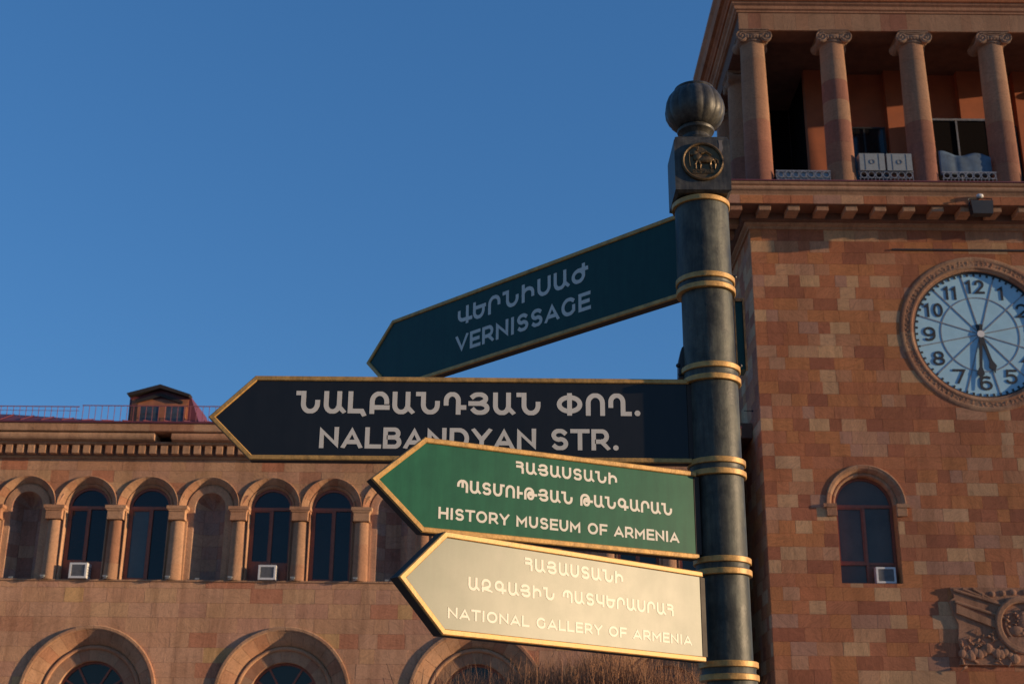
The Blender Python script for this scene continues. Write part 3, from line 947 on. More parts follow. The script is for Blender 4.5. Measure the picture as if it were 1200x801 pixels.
    cp.tube([(-0.36, -0.45, 0.325), (-0.15, -0.45, 0.285), (0.15, -0.45, 0.285), (0.36, -0.45, 0.325)], 0.022, 5)
    for k in range(-2, 3):
        cp.blob((k * 0.105, -0.435, 0.165), 0.05, 0.9, 0.8, 1.5, 8, 6)
    cp.box(-0.47, 0.47, -0.47, 0.47, 0.335, 0.385)
    cp.box(-0.50, 0.50, -0.50, 0.50, 0.387, 0.415)
    capm = cp.mesh('capital', M['capital'], True)
    pos = [(x, YT + 0.42, 0) for x in COLX] + [(COLX[0], YT + 0.42 + 2.64 * k, 1) for k in range(1, 3)] + [(COLX[5], YT + 0.42 + 2.64 * k, 1) for k in range(1, 3)]
    for ci, (x, y, side) in enumerate(pos):
        c = bpy.data.objects.new('column', capm); COL.objects.link(c); c.parent = P
        c.location = (x, y, 25.74)
        if side: c.rotation_euler = (0, 0, R(90))
        for j in range(nd):
            red = 1 if (j < 3 and not (ci == 1 and j == 0)) or (ci == 1 and j == 4) else 0
            place(dm[(j, red)], 'drum', c, (0, 0, cz[j] - 25.74), (0, 0, 0.7 * ci + j))
    # ---- architrave with facing blocks
    a = MB()
    a.box(TX0 + 0.05, TX1 - 0.05, YT + 0.06, YT + 0.78, 26.16, 26.86)
    a.box(TX0 + 0.05, TX0 + 0.78, YT + 0.782, YT + TD - 0.1, 26.162, 26.86)
    a.box(TX1 - 0.78, TX1 - 0.05, YT + 0.782, YT + TD - 0.1, 26.162, 26.86)
    a.build('architrave', M['soffit'], P)
    x = TX0 + 0.02
    rgc = random.Random(4)
    while x < TX1 - 0.02:
        w = rgc.choice([0.32, 0.42, 0.55])
        if TX1 - 0.02 - (x + w) < 0.25: w = TX1 - 0.02 - x
        mb = MB(); sl = rgc.uniform(-0.04, 0.04)
        mb.box(0.002, w - 0.002, 0, 0.06, 0, 0.66); o = mb.build('architrave_block', M['drum'] if rgc.random() > 0.12 else M['drum_red'], P); o.location = (x, YT, 26.15)
        x += w
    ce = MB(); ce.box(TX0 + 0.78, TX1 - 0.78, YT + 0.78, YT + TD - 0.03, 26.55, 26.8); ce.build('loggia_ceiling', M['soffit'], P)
    ring('upper_moulding', [(-0.1, 26.815), (0.04, 26.815), (0.04, 26.87), (0.10, 26.90), (0.12, 27.0), (0.20, 27.05), (0.22, 27.12), (-0.1, 27.12)], M['tower'])
    ring('upper_moulding', [(-0.1, 27.122), (0.28, 27.122), (0.30, 27.22), (0.36, 27.28), (0.38, 27.38), (-0.1, 27.38)], M['tower'])
    ring('upper_corona', [(-0.1, 27.385), (0.50, 27.385), (0.52, 27.75), (0.60, 27.9), (0.60, 28.05), (-0.1, 28.05)], M['tower'])
    rf = MB(); rf.box(TX0 - 0.5, TX1 + 0.5, YT - 0.5, YT + TD + 0.4, 28.06, 28.3); rf.build('tower_roof', M['roof'], P)
    for xa, xb in ((TX0 + 0.8, 10.26), (18.42, TX1 - 0.8)):
        q = MB(); q.box(xa, xb, YT + TD - 0.3, YT + TD - 0.07, 20.3, 26.54); q.build('gallery_shade_sheet', M['dark'], P)  # added black sheets, hide the sky behind and stand in for gallery shade
    q = MB(); q.box(10.262, 10.29, YT + 3.5, YT + TD - 0.32, 20.3, 26.54); q.build('gallery_shade_sheet', M['dark'], P)  # added black sheet, paints the core's side as deep shade
    # upper wall behind architrave is the core of the loggia
    cx0, cx1, cy0 = 10.3, 18.4, YT + 3.4
    c = MB(); c.box(cx0, cx1, cy0, YT + TD - 0.06, 20.3, 26.54); core = c.build('loggia_core', M['plaster'], P)
    for xa, xb in ((cx0, 11.42), (13.05, 13.80), (15.62, 16.50), (17.6, 18.4)):
        q = MB(); q.box(xa - (0.08 if xa == cx0 else 0), xb, cy0 - 0.28, cy0 + 0.05, 20.3, 26.54); q.build('pilaster', M['plaster'], core)
    for xa, xb, top in ((11.48, 12.95, 24.35), (13.86, 15.58, 24.45), (16.55, 17.55, 24.45)):
        q = MB()
        q.box(xa, xb, cy0 - 0.12, cy0 - 0.10, 20.32, top); dr = q.build('loggia_door', M['dark'], core)
        q = MB()
        for xx in (xa, (xa + xb) / 2 - 0.03, xb - 0.06): q.box(xx, xx + 0.06, cy0 - 0.16, cy0 - 0.122, 20.32, top)
        for zz in (21.4, 22.7, top - 0.06): q.box(xa, xb, cy0 - 0.165, cy0 - 0.121, zz, zz + 0.06)
        q.build('frame', M['black'], dr)
        for k in (0, 1):
            pa, pb = (xa + 0.06, (xa + xb) / 2 - 0.03) if k == 0 else ((xa + xb) / 2 + 0.03, xb - 0.06)
            q = MB(); q.box(pa, pb, cy0 - 0.14, cy0 - 0.135, 20.4, top - 0.06); q.build('pane', M['glass'], dr)
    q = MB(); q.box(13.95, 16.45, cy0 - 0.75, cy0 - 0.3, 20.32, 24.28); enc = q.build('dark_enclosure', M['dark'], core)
    q = MB(); q.box(13.90, 16.50, cy0 - 0.80, cy0 - 0.25, 24.282, 24.36)
    for xx in (13.95, 15.2, 16.4): q.box(xx, xx + .06, cy0 - 0.79, cy0 - 0.752, 20.32, 24.28)
    q.build('frame', M['grey_metal'], enc)
    # ---- railings between the columns
    ringm = MB()
    ringm.arc([(0.115, 0), (0.09, 0), (0.09, 0.02), (0.115, 0.02)], 0, 0, 0, 360, 16)
    ringm.box(-0.006, 0.006, 0.004, 0.016, -0.20, -0.11)
    loop = ringm.mesh('rail_loop', M['grey_metal'])
    bars = MB(); bars.box(0, 1.74, 0, 0.03, 0.0, 0.03); bars.box(0, 1.74, 0, 0.04, 0.52, 0.56); bars.box(0, 1.74, 0.008, 0.022, 0.30, 0.315)
    for k in range(8): bars.box(0.03 + k * 0.24, 0.045 + k * 0.24, 0.006, 0.026, 0.03, 0.52)
    barm = bars.mesh('railing', M['grey_metal'])
    for i in range(5):
        x = COLX[i] + 0.45
        o = place(barm, 'railing', P, (x, YT + 0.05, 20.47))
        for k in range(7):
            place(loop, 'rail_loop', o, (0.155 + 0.24 * k, 0.0, 0.42))
    pan = MB()
    for i in (0, 3, 4): pan.box(COLX[i] + 0.45, COLX[i] + 2.19, YT + 0.09, YT + 0.10, 20.4, 20.98)
    pan.build('railing_backing', M['grey_metal'], P)
    # ---- thin ledge over the clock
    q = MB(); q.box(11.78, 16.78, YT - 0.05, YT + 0.02, 18.255, 18.30); q.build('ledge', M['black'], P)
    # ---- relief panel
    rx, rz = 14.45, 6.76
    q = MB()
    out = [(12.56, 5.68), (16.34, 5.68), (16.30, 5.95), (16.42, 6.3), (16.34, 6.7), (16.50, 7.1), (16.40, 7.83), (12.50, 7.83), (12.60, 7.55), (12.46, 7.45), (12.52, 7.1), (12.64, 6.8), (12.60, 6.35), (12.66, 6.0)]
    q.prism(out, YT - 0.13, YT + 0.02)
    rel = q.build('relief', M['relief'], P)
    rel['label'] = 'carved stone relief with rays, a round medallion and fruit'
    for s in (-1, 1):
        for j, (z1, wd) in enumerate(((7.76, .045), (7.78, .04), (7.79, .035), (7.72, .05))):
            q = MB()
            xs = rx + s * (1.88 - j * 0.28) if j < 3 else rx + s * 1.86
            zs_ = z1 if j < 3 else 7.42
            xe, ze = rx + s * 0.45, rz + 0.55 - j * 0.02 if j < 3 else rz + 0.2
            q.tube([(xs, YT - 0.15, zs_), ((xs + xe) / 2, YT - 0.17, (zs_ + ze) / 2), (xe, YT - 0.17, ze)], wd, 8, wd * 0.8)
            q.build('ray', M['relief'], rel)
        # banner fold
        q = MB()
        q.prism([(p[0], p[1]) for p in ([(rx - 1.86, 7.10), (rx - 0.62, 6.62), (rx - 0.62, 6.80), (rx - 1.84, 7.35)] if s < 0 else [(rx + 0.62, 6.62), (rx + 1.86, 7.10), (rx + 1.84, 7.35), (rx + 0.62, 6.80)])], YT - 0.22, YT - 0.12)
        q.build('banner_fold', M['relief'], rel)
        rgl = random.Random(9 + s)
        for j in range(13):
            q = MB()
            x = rx + s * (0.35 + 1.45 * j / 12)
            z = 5.86 + rgl.uniform(-0.06, 0.12) + (0.25 * math.exp(-((j - 6) / 3) ** 2))
            q.blob((x, YT - 0.17, z), rgl.uniform(0.09, 0.15), 1, 0.7, rgl.uniform(0.9, 1.3))
            q.build('fruit', M['relief'], rel)
        for j in range(46):
            q = MB()
            x = rx + s * rgl.uniform(0.45, 1.82); z = rgl.uniform(5.80, 6.62) - 0.35 * abs(abs(x - rx) - 1.0)
            a = rgl.uniform(0, 6.28); l = rgl.uniform(0.10, 0.24)
            q.tube([(x, YT - 0.13, z), (x + l * 0.5 * math.cos(a), YT - 0.21, z + l * 0.5 * math.sin(a) + 0.03), (x + l * math.cos(a), YT - 0.16, z + l * math.sin(a))], rgl.uniform(0.025, 0.045), 6, 0.008)
            q.build('leaf', M['relief'], rel)
    q = MB()
    q.arc([(0.80, -0.10), (0.80, -0.24), (0.76, -0.27), (0.66, -0.27), (0.62, -0.23), (0.62, -0.10)], rx, rz + 0.02, 0, 360, 40)
    for i_, v_ in enumerate(q.v): q.v[i_] = (v_[0], v_[1] + YT, v_[2])
    q.arc([(0.52, YT - 0.13), (0.52, YT - 0.22), (0.47, YT - 0.22), (0.47, YT - 0.13)], rx, rz + 0.02, 150, 300, 24)
    q.build('medallion', M['relief'], rel, True)
    q = MB()
    q.blob((rx + 0.02, YT - 0.16, rz + 0.15), 0.26, 0.8, 0.45, 1.0, 12, 8)
    q.blob((rx - 0.2, YT - 0.16, rz - 0.15), 0.22, 1.1, 0.5, 0.7, 12, 8)
    q.blob((rx + 0.25, YT - 0.16, rz - 0.2), 0.24, 1.0, 0.5, 0.8, 12, 8)
    q.prism([(rx - 0.5, rz - 0.32), (rx + 0.5, rz - 0.32), (rx + 0.35, rz - 0.72), (rx - 0.35, rz - 0.72)], YT - 0.26, YT - 0.12)
    rgm = random.Random(31)
    for j in range(34):
        a = rgm.uniform(0, 6.28); rr_ = rgm.uniform(.1, .5)
        x, z = rx + rr_ * math.cos(a), rz + .02 + rr_ * math.sin(a); b_ = rgm.uniform(0, 6.28); l = rgm.uniform(.08, .2)
        q.tube([(x, YT - .15, z), (x + l * .5 * math.cos(b_), YT - .26, z + l * .5 * math.sin(b_)), (x + l * math.cos(b_), YT - .18, z + l * math.sin(b_))], rgm.uniform(.02, .04), 6, .01)
    for s_ in (-1, 1):
        for j in range(4):
            q.blob((rx + s_ * (.18 + .3 * j), YT - .14, 7.70 - .03 * j), .085, 1.1, .8, 1.0, 8, 6)
    q.build('medallion_carving', M['relief'], rel, True)
    for o_ in [rel] + list(rel.children):
        if o_.data.users == 1 or o_ is rel:
            for v_ in o_.data.vertices: v_.co.y = YT + (v_.co.y - YT) * 0.7
    # ---- dark link between tower and wing
    q = MB()
    q.box(6.55, TX0 - 0.01, YT + 8.0, YT + 8.3, 0, 12.9)
    q.box(6.6, TX0 - 0.02, YT + 1.3, YT + 8.0, 12.55, 12.7)
    q.box(6.6, TX0 - 0.02, YT + 1.3, YT + 1.5, 12.7, 13.02)
    q.build('link_parapet', M['soffit'], P)
    q = MB(); q.tube([(TX0 - 0.01, YT + 1.0, 13.32), (TX0 - 0.30, YT + 1.0, 13.32)], 0.012); q.blob((TX0 - 0.04, YT + 1.0, 13.32), 0.03); q.build('wall_bracket', M['black'], P)
under(CT, tower)

# ------------------------------------------------------------------ stroke lettering
ST = 0.205
def A(cx, cy, rx, ry, a0, a1, n=None):
    n = n or max(4, int(abs(a1 - a0) / 15))
    return [(cx + rx * math.cos(R(a0 + (a1 - a0) * i / n)), cy + ry * math.sin(R(a0 + (a1 - a0) * i / n))) for i in range(n + 1)]
h = 0.09
T_, B_ = 1 - h, h
def arch(x0, x1, yl, yr, rr=None):     # up, over, down
    r = (x1 - x0) / 2; ry = min(0.42, r)
    return [(x0, yl)] + A((x0 + x1) / 2, T_ - ry, r, ry, 180, 0) + [(x1, yr)]
def cup(x0, x1, yl, yr):
    r = (x1 - x0) / 2; ry = min(0.42, r)
    return [(x0, yl)] + A((x0 + x1) / 2, B_ + ry, r, ry, 180, 360) + [(x1, yr)]
G = {
 'Ա': (0.98, [cup(.09, .72, T_, T_), [(.72, .30), (.92, .10)]]),
 'Բ': (0.90, [[(.09, B_)] + A(.44, T_ - .35, .35, .35, 180, 0) + [(.79, .54)], [(.09, .29), (.82, .29)]]),
 'Գ': (1.10, [A(.42, .60, .33, .31, 0, 360, 24), [(.75, T_ - .2), (.75, B_)], [(.42, .29), (1.0, .29)]]),
 'Դ': (1.02, [arch(.09, .68, .50, B_), [(.68, .32), (.95, .32)]]),
 'Ե': (0.92, [[(.09, T_)] + [(.09, .45)] + A(.42, B_ + .33, .33, .33, 180, 360) + [(.75, .50)], [(.09, .66), (.84, .66)]]),
 'Զ': (1.05, [A(.46, .62, .34, .29, 190, -50) + [(.14, .22)], [(.14, B_ + .16)] + [(.55, .20), (.95, .04)], [(.14, .30), (.14, .10)]]),
 'Թ': (1.22, [[(.09, B_)] + A(.48, .55, .39, .36, 180, 0) + [(.87, .42)], A(.62, .35, .25, .26, 0, 360, 20), [(.62, .42), (1.15, .42)]]),
 'Ժ': (1.00, [A(.42, .38, .33, .29, 0, 360, 24), [(.75, T_), (.75, .38)], [(.45, .68), (.95, .68)]]),
 'Ի': (0.88, [[(.09, T_), (.09, B_)], [(.09, .45)] + A(.42, .42, .33, .28, 165, 0) + [(.75, .30)]]),
 'Լ': (0.86, [[(.09, T_), (.09, .12), (.66, .12), (.74, -.02)]]),
 'Կ': (0.88, [[(.09, T_), (.09, .62)] + A(.42, .62, .33, .30, 180, 270) + [(.75, .32)], [(.75, T_), (.75, B_)]]),
 'Հ': (0.78, [[(.09, T_)] + [(.36, T_)] + A(.36, .74, .26, .17, 90, -90) + [(.12, .57)], [(.36, .57)] + A(.40, .36, .24, .21, 90, 0) + [(.64, B_)]]),
 'Ղ': (1.05, [arch(.09, .68, .46, .30)[:-1] + [(.68, B_), (.98, B_)]]),
 'Մ': (1.02, [cup(.09, .75, T_, T_), [(.75, T_), (.98, T_)]]),
 'Յ': (0.98, [A(.46, .72, .33, .19, 150, -58), [(.07, .50), (.58, .50)] + A(.52, .295, .34, .205, 75, -155)]),
 'Ն': (1.12, [[(.05, T_), (.30, T_)] , [(.30, T_)] + A(.64, B_ + .34, .34, .34, 180, 360) + [(.98, .50)]]),
 'Ո': (0.90, [arch(.09, .78, B_, B_)]),
 'Ւ': (0.55, [[(.12, T_), (.12, B_)], [(.12, .45), (.46, .45)]]),
 'Պ': (1.02, [[(.09, .52)] + A(.50, T_ - .34, .41, .34, 180, 0) + [(.91, B_)], [(.50, T_), (.50, .48)]]),
 'Ս': (0.90, [cup(.09, .78, T_, T_)]),
 'Վ': (0.95, [[(.09, .72), (.09, .55)] + A(.40, .52, .31, .28, 180, 275) + [(.60, .25)], [(.70, T_), (.70, .07)], [(.70, .22), (.98, .22)]]),
 'Տ': (0.88, None), 
 'Ր': (0.88, [[(.09, B_)] + A(.43, T_ - .34, .34, .34, 180, 0) + [(.77, .50)]]),
 'Փ': (1.22, [A(.60, .5, .50, .31, 0, 360, 28), [(.60, T_), (.60, B_)]]),
 'A': (1.00, [[(.08, B_), (.50, T_), (.92, B_)], [(.24, .30), (.76, .30)]]),
 'B': (0.88, [[(.09, B_), (.09, T_), (.50, T_)] + A(.50, .72, .24, .19, 90, -90) + [(.27, .53)], [(.50, .53)] + A(.54, .31, .26, .22, 90, -90) + [(.09, B_)]]),
 'D': (0.98, [[(.09, B_), (.09, T_), (.42, T_)] + A(.42, .5, .44, .41, 90, -90) + [(.09, B_)]]),
 'E': (0.80, [[(.72, T_), (.09, T_), (.09, B_), (.74, B_)], [(.09, .5), (.66, .5)]]),
 'F': (0.78, [[(.72, T_), (.09, T_), (.09, B_)], [(.09, .47), (.66, .47)]]),
 'G': (1.02, [A(.52, .5, .42, .41, 48, 318) + [(.86, .24), (.86, .46)]]),
 'H': (0.95, [[(.09, T_), (.09, B_)], [(.84, T_), (.84, B_)], [(.09, .5), (.84, .5)]]),
 'I': (0.28, [[(.13, T_), (.13, B_)]]),
 'L': (0.74, [[(.09, T_), (.09, B_), (.70, B_)]]),
 'M': (1.10, [[(.09, B_), (.09, T_ - .04), (.52, .36), (.96, T_ - .04), (.96, B_)]]),
 'N': (0.95, [[(.09, B_), (.09, T_ - .02), (.84, B_ + .02), (.84, T_)]]),
 'O': (1.08, [A(.53, .5, .44, .41, 0, 360, 26)]),
 'R': (0.90, [[(.09, B_), (.09, T_), (.48, T_)] + A(.48, .66, .28, .25, 90, -90) + [(.27, .41)], [(.50, .40), (.80, B_)]]),
 'S': (0.86, None),
 'T': (0.84, [[(.04, T_), (.80, T_)], [(.42, T_), (.42, B_)]]),
 'U': (0.92, [cup(.09, .80, T_, T_)]),
 'V': (0.98, [[(.08, T_), (.49, B_), (.90, T_)]]),
 'Y': (0.90, [[(.06, T_), (.45, .44), (.84, T_)], [(.45, .44), (.45, B_)]]),
 '.': (0.28, [[(.12, .09), (.13, .09)]]),
 ' ': (0.40, []),
 '1': (0.42, [[(.06, .76), (.24, T_), (.24, B_)]]),
 '2': (0.70, [A(.34, .66, .25, .25, 170, -35) + [(.09, B_), (.62, B_)]]),
 '3': (0.70, [A(.34, .70, .24, .21, 155, -90), A(.34, .31, .26, .22, 90, -150)]),
 '4': (0.72, [[(.48, B_), (.48, T_), (.06, .34), (.66, .34)]]),
 '5': (0.70, [[(.60, T_), (.16, T_), (.13, .55)] + A(.34, .35, .26, .26, 120, -150)]),
 '6': (0.72, [A(.36, .34, .27, .25, 0, 360, 22), [(.09, .34)] + A(.40, .58, .31, .33, 180, 60)]),
 '7': (0.68, [[(.06, T_), (.60, T_), (.26, B_)]]),
 '8': (0.70, [A(.35, .70, .22, .21, 0, 360, 20), A(.35, .30, .26, .21, 0, 360, 20)]),
 '9': (0.72, [A(.36, .66, .27, .25, 0, 360, 22), [(.63, .66)] + A(.32, .42, .31, .33, 0, -120)]),
 '0': (0.72, [A(.36, .5, .27, .41, 0, 360, 24)]),
}
Sgl = [A(.42, .70, .30, .21, 35, 200)[:-1] + A(.42, .70, .30, .21, 200, 262)[1:] + A(.44, .30, .31, .22, 82, -145)]
G['S'] = (0.86, Sgl); G['Տ'] = (0.88, Sgl)

def stroke(mb, pts, w, place_fn, clampy=None, z=0.0, thick=0.0008):
    """one stroke as a mitred ribbon with square ends"""
    P = [Vector((p[0], p[1])) for p in pts]
    Q = [P[0]]
    for p in P[1:]:
        if (p - Q[-1]).length > 1e-4: Q.append(p)
    if len(Q) < 2: return
    closed = (Q[0] - Q[-1]).length < 1e-3
    if closed: Q = Q[:-1]
    else:
        Q[0] = Q[0] + (Q[0] - Q[1]).normalized() * w / 2
        Q[-1] = Q[-1] + (Q[-1] - Q[-2]).normalized() * w / 2
    n = len(Q); Lp = []; Rp = []
    for i in range(n):
        if closed: a, b = Q[i - 1], Q[(i + 1) % n]
        else: a, b = Q[max(i - 1, 0)], Q[min(i + 1, n - 1)]
        d1 = (Q[i] - a).normalized() if (Q[i] - a).length > 1e-6 else (b - Q[i]).normalized()
        d2 = (b - Q[i]).normalized() if (b - Q[i]).length > 1e-6 else d1
        n1 = Vector((-d1.y, d1.x)); n2 = Vector((-d2.y, d2.x))
        m = (n1 + n2)
        if m.length < 1e-3: m = n1
        m.normalize()
        k = min(1.0 / max(m.dot(n1), 0.35), 2.6)
        l = Q[i] + m * w / 2 * k; r = Q[i] - m * w / 2 * k
        if clampy:
            for q in (l, r): q.y = min(max(q.y, clampy[0]), clampy[1])
        Lp.append(l); Rp.append(r)
    m_ = n if closed else n - 1
    for i in range(m_):
        k = (i + 1) % n
        quad = [Rp[i], Rp[k], Lp[k], Lp[i]]
        top = [place_fn(q.x, q.y, z + thick) for q in quad]
        bot = [place_fn(q.x, q.y, 0) for q in quad]
        mb.raw(top + bot, [(0, 1, 2, 3), (1, 0, 4, 5), (3, 2, 6, 7)] + ([] if closed or (0 < i < m_ - 1) else [(0, 3, 7, 4), (2, 1, 5, 6)]))

def text_mesh(mb, s, u0, u1, zb, cap, y, w=ST, thick=0.0008, lift=None, gap=0.19):
    adv = sum(G[c][0] for c in s) + gap * (len(s) - 1)
    k = (u1 - u0) / (adv - 0.03)
    x = 0.0; j = 0
    lift = thick * 0.12 if lift is None else lift
    for c in s:
        wd, strokes = G[c]
        for i, pts in enumerate(strokes):
            if c == '.':
                rr = 0.125 * cap; cxp = u0 + (x + .13) * k
                mb.prism([(cxp + rr * math.cos(R(t)), zb + rr + rr * math.sin(R(t))) for t in range(0, 360, 20)], y - thick * 1.3, y)
                continue
            kx = k / cap
            sc = [((p[0] + x) * kx, p[1]) for p in pts]
            ww = w if c != '.' else 0.19
            stroke(mb, sc, ww, lambda a, b, t: (u0 + a * cap, y - t, zb + b * cap), (-0.13, 1.0) if c == 'Լ' else (-0.02 if c == 'Վ' else 0.0, 1.0), z=lift * (i + 1), thick=thick)
        x += wd + gap

# ------------------------------------------------------------------ CLOCK
def clock():
    cx, cz = TC
    yd = 0.13
    t = empty('tower_clock', 'large round clock with pale blue dial and black numerals on the red tower', 'clock', (cx, YT, cz))
    d = MB()
    for k in range(12):       # dial in twelve glazed sectors
        d = MB()
        a0, a1 = k * 30 + 0.0, (k + 1) * 30
        pts = [(0.0, 0.0)] + [(2.04 * math.cos(R(a)), 2.04 * math.sin(R(a))) for a in [a0 + (a1 - a0) * i / 5 for i in range(6)]]
        d.prism(pts, yd, yd + 0.02)
        d.build('dial_pane', M['dial'], t)
    s = MB()
    for k in range(12):
        a = R(15 + 30 * k - 3)
        c, sn = math.cos(a), math.sin(a)
        w = 0.016
        s.prism([(0.12 * c + w * sn, 0.12 * sn - w * c), (1.97 * c + w * sn, 1.97 * sn - w * c), (1.97 * c - w * sn, 1.97 * sn + w * c), (0.12 * c - w * sn, 0.12 * sn + w * c)], yd - 0.014, yd - 0.001)
    s.build('dial_bars', M['grey_metal'], t)
    s = MB(); s.arc([(1.21, yd - 0.012), (1.18, yd - 0.012), (1.18, yd - 0.0012), (1.21, yd - 0.0012)], 0, 0, 0, 360, 60); s.build('inner_ring', M['grey_metal'], t)
    s = MB(); s.arc([(2.04, yd - 0.035), (1.985, yd - 0.035), (1.985, yd - 0.0011), (2.04, yd - 0.0011)], 0, 0, 0, 360, 72)
    for k in range(60):
        a = R(6 * k); c, sn = math.cos(a), math.sin(a); w = 0.03
        s.prism([(1.90 * c + w * sn, 1.90 * sn - w * c), (1.99 * c + w * sn, 1.99 * sn - w * c), (1.99 * c - w * sn, 1.99 * sn + w * c), (1.90 * c - w * sn, 1.90 * sn + w * c)], yd - 0.02, yd - 0.0013)
    s.build('minute_track', M['black'], t)
    for hnum in range(1, 13):
        a = R(90 - 30 * hnum)
        px, pz = 1.56 * math.cos(a), 1.56 * math.sin(a)
        q = MB(); tx = str(hnum)
        cap = 0.47; wd = 0.38 if len(tx) == 1 else 0.55
        if tx == '1': wd = 0.20
        if tx == '11': wd = 0.40
        text_mesh(q, tx, px - wd / 2, px + wd / 2, pz - cap / 2, cap, yd, w=0.145, thick=0.016, lift=0.002)
        # little serifs at the feet
        if tx in ('1', '11', '7', '4', '12', '10'):
            pass
        q.build('numeral', M['black'], t)
    def hand(name, ang, ln, sp, y):
        q = MB()
        a = R(90 - ang); c, sn = math.cos(a), math.sin(a)
        pr = [(-0.32, 0.05), (0.0, 0.05), (sp - 0.22, 0.045), (sp, 0.12), (sp + 0.12, 0.03), (ln, 0.006)]
        pts = [(l * c + w * sn, l * sn - w * c) for l, w in pr] + [(l * c - w * sn, l * sn + w * c) for l, w in reversed(pr)]
        q.prism(pts, y, y + 0.02)
        q.build(name, M['black'], t)
    hand('hour_hand', 165.5, 1.28, 1.08, yd - 0.035)
    hand('minute_hand', 186, 1.78, 1.28, yd - 0.058)
    q = MB(); q.prism([(0.11 * math.cos(R(a)), 0.11 * math.sin(R(a))) for a in range(0, 360, 20)], yd - 0.06, yd - 0.002)
    q.build('hub', M['white'], t)
    # stone ring in blocks
    for k in range(24):
        q = MB()
        q.arc([(2.50, 0.03), (2.50, -0.012), (2.47, -0.028), (2.40, -0.035), (2.36, -0.028), (2.34, -0.015), (2.20, -0.015), (2.18, -0.035), (2.13, -0.035), (2.09, 0.01), (2.045, 0.02), (2.035, 0.2), (2.50, 0.2)],
              0, 0, k * 15 - 0.12, k * 15 + 15.12 - 0.24, 4)
        ob = q.build('ring_stone', M['trim'] if rng.random() < 0.35 else M['ring'], t, True)
        q = MB()
        for e in range(4):
            for e2 in range(3):
                a = R(k * 15 + 1.5 + e * 3.6 + rng.uniform(-.8, .8)); rr_ = 2.225 + 0.05 * e2 + rng.uniform(-.012, .012)
                q.blob((rr_ * math.cos(a), -0.012, rr_ * math.sin(a)), rng.uniform(.018, .034), rng.uniform(.7, 1.4), 0.8, rng.uniform(.7, 1.4), 6, 4)
        q.build('carving', M['ring'], ob)
M['ring'] = stone_mat('clock_ring_stone', [(.46, .25, .15), (.42, .21, .125), (.48, .27, .16)], vein=0.3, dirt=0.5)
clock()

# ------------------------------------------------------------------ things on the tower
ac_unit((WX + 0.44, YT + 0.10, WZB + 0.03), 0.56, 0.46, 0.24, 'white air conditioner in the lone arched window of the red tower', G1)
t = empty('floodlight', 'black box floodlight clamped to the tower cornice above the clock', 'floodlight', (14.28, YT - 0.78, 19.45))
q = MB(); q.prism([(-.30, -.50), (.30, -.50), (.34, -.06), (-.34, -.06)], -0.5, -0.22); q.build('housing', M['black'], t)
q = MB(); q.tube([(-.34, -.36, -.2), (-.36, -.36, .05), (0, -.30, .1), (.36, -.36, .05), (.34, -.36, -.2)], 0.02); q.tube([(0, -.3, .1), (0, 0.05, .12)], 0.025); q.build('bracket', M['black'], t)
q = MB(); q.blob((0.02, -0.32, 0.16), 0.09, 1.3, 1, 0.8); q.build('control_box', M['white'], t)
for k, lb in ((0, 'left one of two white cooling units on the colonnade railing'), (1, 'right one of two white cooling units on the colonnade railing')):
    t = empty('cooling_unit', lb, 'cooling unit', (11.43 + 0.87 * k, YT + 0.0, 21.02), 'white cooling units on the colonnade railing')
    q = MB(); q.box(-.40, .40, 0, .3, 0, .60); q.build('casing', M['casing_grey'], t)
    q = MB(); q.arc([(.085, -.012), (.065, -.012), (.065, -.001), (.085, -.001)], 0, .30, 0, 360, 16)
    for xx in (-.22, .22): q.box(xx - .006, xx + .006, -.008, -.001, .02, .58)
    q.build('fan_guard', M['grille'], t)
# tarp
q = MB(); nx, nz = 28, 8
vs = []
rgt = random.Random(5)
for i in range(nx + 1):
    for j in range(nz + 1):
        x = 13.62 + 1.66 * i / nx; z = 20.95 + (0.80 + 0.07 * math.sin(i * 0.33 + 1) - 0.10 * i / nx) * j / nz
        vs.append((x, YT + 0.16 + 0.004 * math.sin(i * 0.8 + j * 0.4) + 0.006 * math.sin(j * 2.9 + i * 0.12) + 0.02 * math.exp(-((i - 9) / 1.5) ** 2), z))
fs = [(i * (nz + 1) + j, (i + 1) * (nz + 1) + j, (i + 1) * (nz + 1) + j + 1, i * (nz + 1) + j + 1) for i in range(nx) for j in range(nz)]
q.raw(vs, fs)
tp = q.build('tarpaulin', M['tarp'], None, True)
md = tp.modifiers.new('thickness', 'SOLIDIFY'); md.thickness = 0.01
tp['label'] = 'wrinkled blue grey tarpaulin hung behind the colonnade railing'; tp['category'] = 'tarpaulin'

